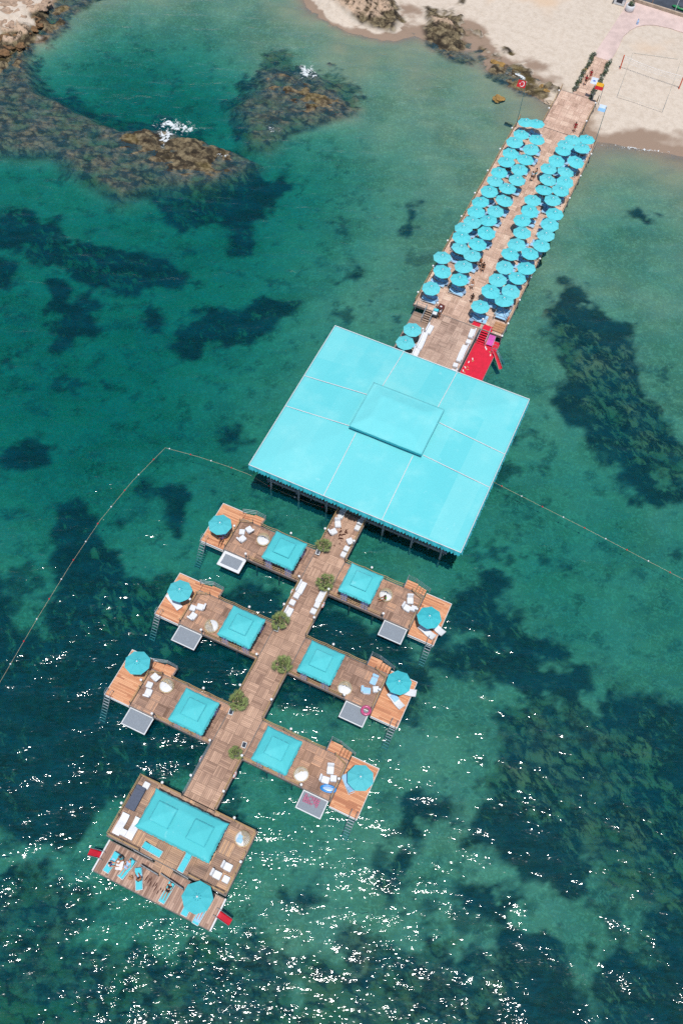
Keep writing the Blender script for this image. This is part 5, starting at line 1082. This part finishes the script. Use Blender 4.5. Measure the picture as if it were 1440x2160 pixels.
def person(label, x, y, z, rz, pose, skin, top=None, bottom=None, hairlen=0, s=1.0):
    V = Vector; J = {}
    if pose in ('stand', 'walk'):
        st = .22 if pose == 'walk' else .03
        J = dict(pel=(0,0,.93), spi=(0,0,1.14), che=(0,.01,1.36), nek=(0,.01,1.50), hea=(0,.02,1.60), top=(0,.0,1.69), nos=(0,.11,1.60))
        for sd, sg in (('l', -1), ('r', 1)):
            w_ = sg*st; J.update({'sh'+sd: (sg*.19, 0, 1.42), 'el'+sd: (sg*.25, -w_*.8, 1.14), 'wr'+sd: (sg*.26, -w_*1.0+.1, .92), 'hi'+sd: (sg*.10, 0, .86), 'kn'+sd: (sg*.11, w_*.8+.03, .48), 'an'+sd: (sg*.11, w_*1.1-.03, .08), 'to'+sd: (sg*.12, w_*1.1+.15, .03)})
        hd = V((0, .02, -1))
    elif pose == 'sit':
        J = dict(pel=(0,0,.12), spi=(0,-.04,.34), che=(0,-.02,.56), nek=(0,.03,.70), hea=(0,.07,.80), top=(0,.06,.89), nos=(0,.17,.79))
        for sd, sg in (('l', -1), ('r', 1)): J.update({'sh'+sd: (sg*.19, -.01, .62), 'el'+sd: (sg*.25, .12, .40), 'wr'+sd: (sg*.16, .34, .36), 'hi'+sd: (sg*.10, .04, .10), 'kn'+sd: (sg*.16, .42, .34), 'an'+sd: (sg*.13, .72, .06), 'to'+sd: (sg*.14, .86, .08)})
        hd = V((0, 1, -.1))
    else:   # lying on the back along y, head at +y, backrest raised
        J = dict(pel=(0,0,.12), spi=(0,.20,.13), che=(0,.40,.20), nek=(0,.53,.28), hea=(0,.62,.34), top=(0,.70,.38), nos=(0,.58,.45))
        for sd, sg in (('l', -1), ('r', 1)): J.update({'sh'+sd: (sg*.19, .43, .22), 'el'+sd: (sg*.30, .20, .14), 'wr'+sd: (sg*.22, -.02, .17), 'hi'+sd: (sg*.10, -.05, .11), 'kn'+sd: (sg*.13, -.47, .24 if sg > 0 else .12), 'an'+sd: (sg*.12, -.86, .08), 'to'+sd: (sg*.14, -.93, .18)})
        hd = V((0, -1, .05))
    R_ = dict(pel=.125, spi=.115, che=.14, nek=.055, hea=.088, top=.07, nos=.022, sh=.062, el=.043, wr=.03, hi=.088, kn=.058, an=.04, to=.035)
    names = ['pel', 'spi', 'che', 'nek', 'hea', 'top', 'nos']; E = [(0, 1), (1, 2), (2, 3), (3, 4), (4, 5), (4, 6)]; vs = [J[n] for n in names]; rad = [R_[n] for n in names]
    for sd, sg in (('l', -1), ('r', 1)):
        i = len(vs); vs += [J[n+sd] for n in ('sh', 'el', 'wr')]; rad += [R_['sh'], R_['el'], R_['wr']]; E += [(2, i), (i, i+1), (i+1, i+2)]
        pm = V(J['wr'+sd])+hd*.075; vs.append(tuple(pm)); rad.append(.034); E.append((i+2, i+3)); sx = V((1, 0, 0))
        for f in range(4):
            o_ = len(vs); off = sx*((f-1.5)*.022); L = (.07, .085, .08, .06)[f]; vs += [tuple(pm+off*1.1+hd*.045), tuple(pm+off*1.3+hd*(.045+L*.6)+V((0, .012, -.006)))]; rad += [.010, .008]; E += [(i+3, o_), (o_, o_+1)]
        o_ = len(vs); vs += [tuple(pm-sx*sg*.045+hd*.01), tuple(pm-sx*sg*.062+hd*.05)]; rad += [.012, .010]; E += [(i+3, o_), (o_, o_+1)]
        i = len(vs); vs += [J[n+sd] for n in ('hi', 'kn', 'an', 'to')]; rad += [R_['hi'], R_['kn'], R_['an'], R_['to']]; E += [(0, i), (i, i+1), (i+1, i+2), (i+2, i+3)]
    t = thing('person', label, 'person', (x, y, z), rz); t.scale = (s, s, s)
    skinned('body', vs, E, rad, skin, t)
    h0 = V(J['hea']); ax = (V(J['top'])-V(J['nek'])).normalized(); b = MB(); c = h0+ax*.055-(V(J['nos'])-h0).normalized()*.03; b.ball(c.x, c.y, c.z, .108, 10, .95); 
    if hairlen: q = h0-(V(J['nos'])-h0).normalized()*.09; b.tube([tuple(c), tuple(q), tuple(q-ax*hairlen)], [.08, .07, .03], 8)
    b.build('hair', MT['hair'], t, smooth=True)
    if top:
        o_ = [J['pel'], J['spi'], J['che'], J['shl'], J['shr'], tuple(V(J['shl'])*.5+V(J['ell'])*.5), tuple(V(J['shr'])*.5+V(J['elr'])*.5)]
        skinned('top', o_, [(0, 1), (1, 2), (2, 3), (2, 4), (3, 5), (4, 6)], [.125, .13, .158, .08, .08, .064, .064], top, t)
    if bottom:
        mid = lambda a, b_: tuple(V(J[a])*.55+V(J[b_])*.45)
        skinned('shorts', [J['pel'], J['hil'], J['hir'], mid('hil', 'knl'), mid('hir', 'knr')], [(0, 1), (0, 2), (1, 3), (2, 4)], [.138, .102, .102, .09, .09], bottom, t)
    return t
K = MT
person('woman in a red swimsuit walking on the pale jetty head', -14.75, 126.3, DZ, .3, 'walk', K['skin'], K['redcloth'], K['redcloth'], .2)
person('person in red walking up the boardwalk toward the beach', -16.35, 139.6, DZ, .2, 'walk', K['skin'], K['redcloth'], K['redcloth'])
person('second person in red a few steps behind on the boardwalk', -16.6, 137.9, DZ, .1, 'walk', K['skin'], K['redcloth'], K['blackcloth'], .15)
person('fair skinned person standing in the jetty aisle beside a sunbed', -16.75, 113.8, DZ, 1.2, 'stand', K['skin2'], None, K['tealcloth'])
person('person bending a step behind the one in the aisle', -17.0, 112.9, DZ, -.5, 'walk', K['skin2'], K['whitecloth'], K['blackcloth'])
person('tanned person walking with a companion down the jetty aisle', -17.7, 93.6, DZ, 2.9, 'walk', K['skin'], None, K['blackcloth'])
person('tanned companion on the right in the jetty aisle', -17.1, 92.9, DZ, 3.2, 'walk', K['skin'], K['blackcloth'], K['blackcloth'], .2)
person('thin person alone in the aisle below the walking pair', -17.3, 89.3, DZ, 3.4, 'walk', K['skin2'], None, K['whitecloth'])
person('dark haired person in black near the last inner right parasol', -16.45, 87.0, DZ, .4, 'stand', K['skin'], K['blackcloth'], K['blackcloth'])
person('man in a white shirt bending over the service cart', -19.2, 82.7, DZ, 1.4, 'stand', K['skin'], K['whitecloth'], K['blackcloth'])
person('person in a bright green top sitting on the top right round daybed', -9.75, 43.1, DZ+.42, 2.2, 'sit', K['skin'], K['greencloth'], K['blackcloth'], 0, .9)
person('tanned person sitting under the parasol of the top left bathing deck', -28.6, 42.15, LZ+.32, 3.3, 'sit', K['skin'], K['bluecloth'], K['blackcloth'], 0, .95)
person('person with long dark hair leaning over the leftmost aqua sunbed', -21.75, 8.3, FL+.38, -1.2, 'sit', K['skin2'], K['whitecloth'], K['bluecloth'], .25)
person('person wrapped in turquoise cloth sitting by the white table', -21.15, 9.25, FL+.1, 2.9, 'sit', K['skin'], K['tealcloth'], K['tealcloth'], .3, 1.1)
person('fair person lying on the sunbed right of the white table', -20.35, 8.75, FL+.36, -.15, 'lie', K['skin2'], K['flagblue'] if 'flagblue' in K else K['whitecloth'], K['clearblue'])
person('tanned person sitting upright on the askew sunbed', -18.7, 8.25, FL+.38, .9, 'sit', K['skin'], None, K['blackcloth'])
person('person in black lying on the lone sunbed of the floating platform', -16.0, 8.6, FL+.36, 0, 'lie', K['skin'], K['blackcloth'], K['blackcloth'])
person('person lying with the legs showing below the platform parasol', -12.45, 8.5, FL+.36, 0, 'lie', K['skin2'], K['clearblue'], K['clearblue'])
for (x, y, r, w_, h_, z, lab) in [(-21.65,9.1,.1,.5,.7,FL+.39,'blue towel on the head end of the leftmost aqua sunbed'),(-19.05,8.75,.5,.5,.8,FL+.39,'pale blue towel on the askew sunbed'),(-12.45,7.8,0,.5,.9,FL+.39,'pale towel on the sunbed right of the parasol pole')]:
    o = MB().bbox(-w_/2, w_/2, -h_/2, h_/2, 0, .03, .01).build('towel', MT['towel'], loc=(x, y, z), label=lab, cat='towel'); o.rotation_euler = (0, 0, r)
# drop prototypes that were never placed, none should remain
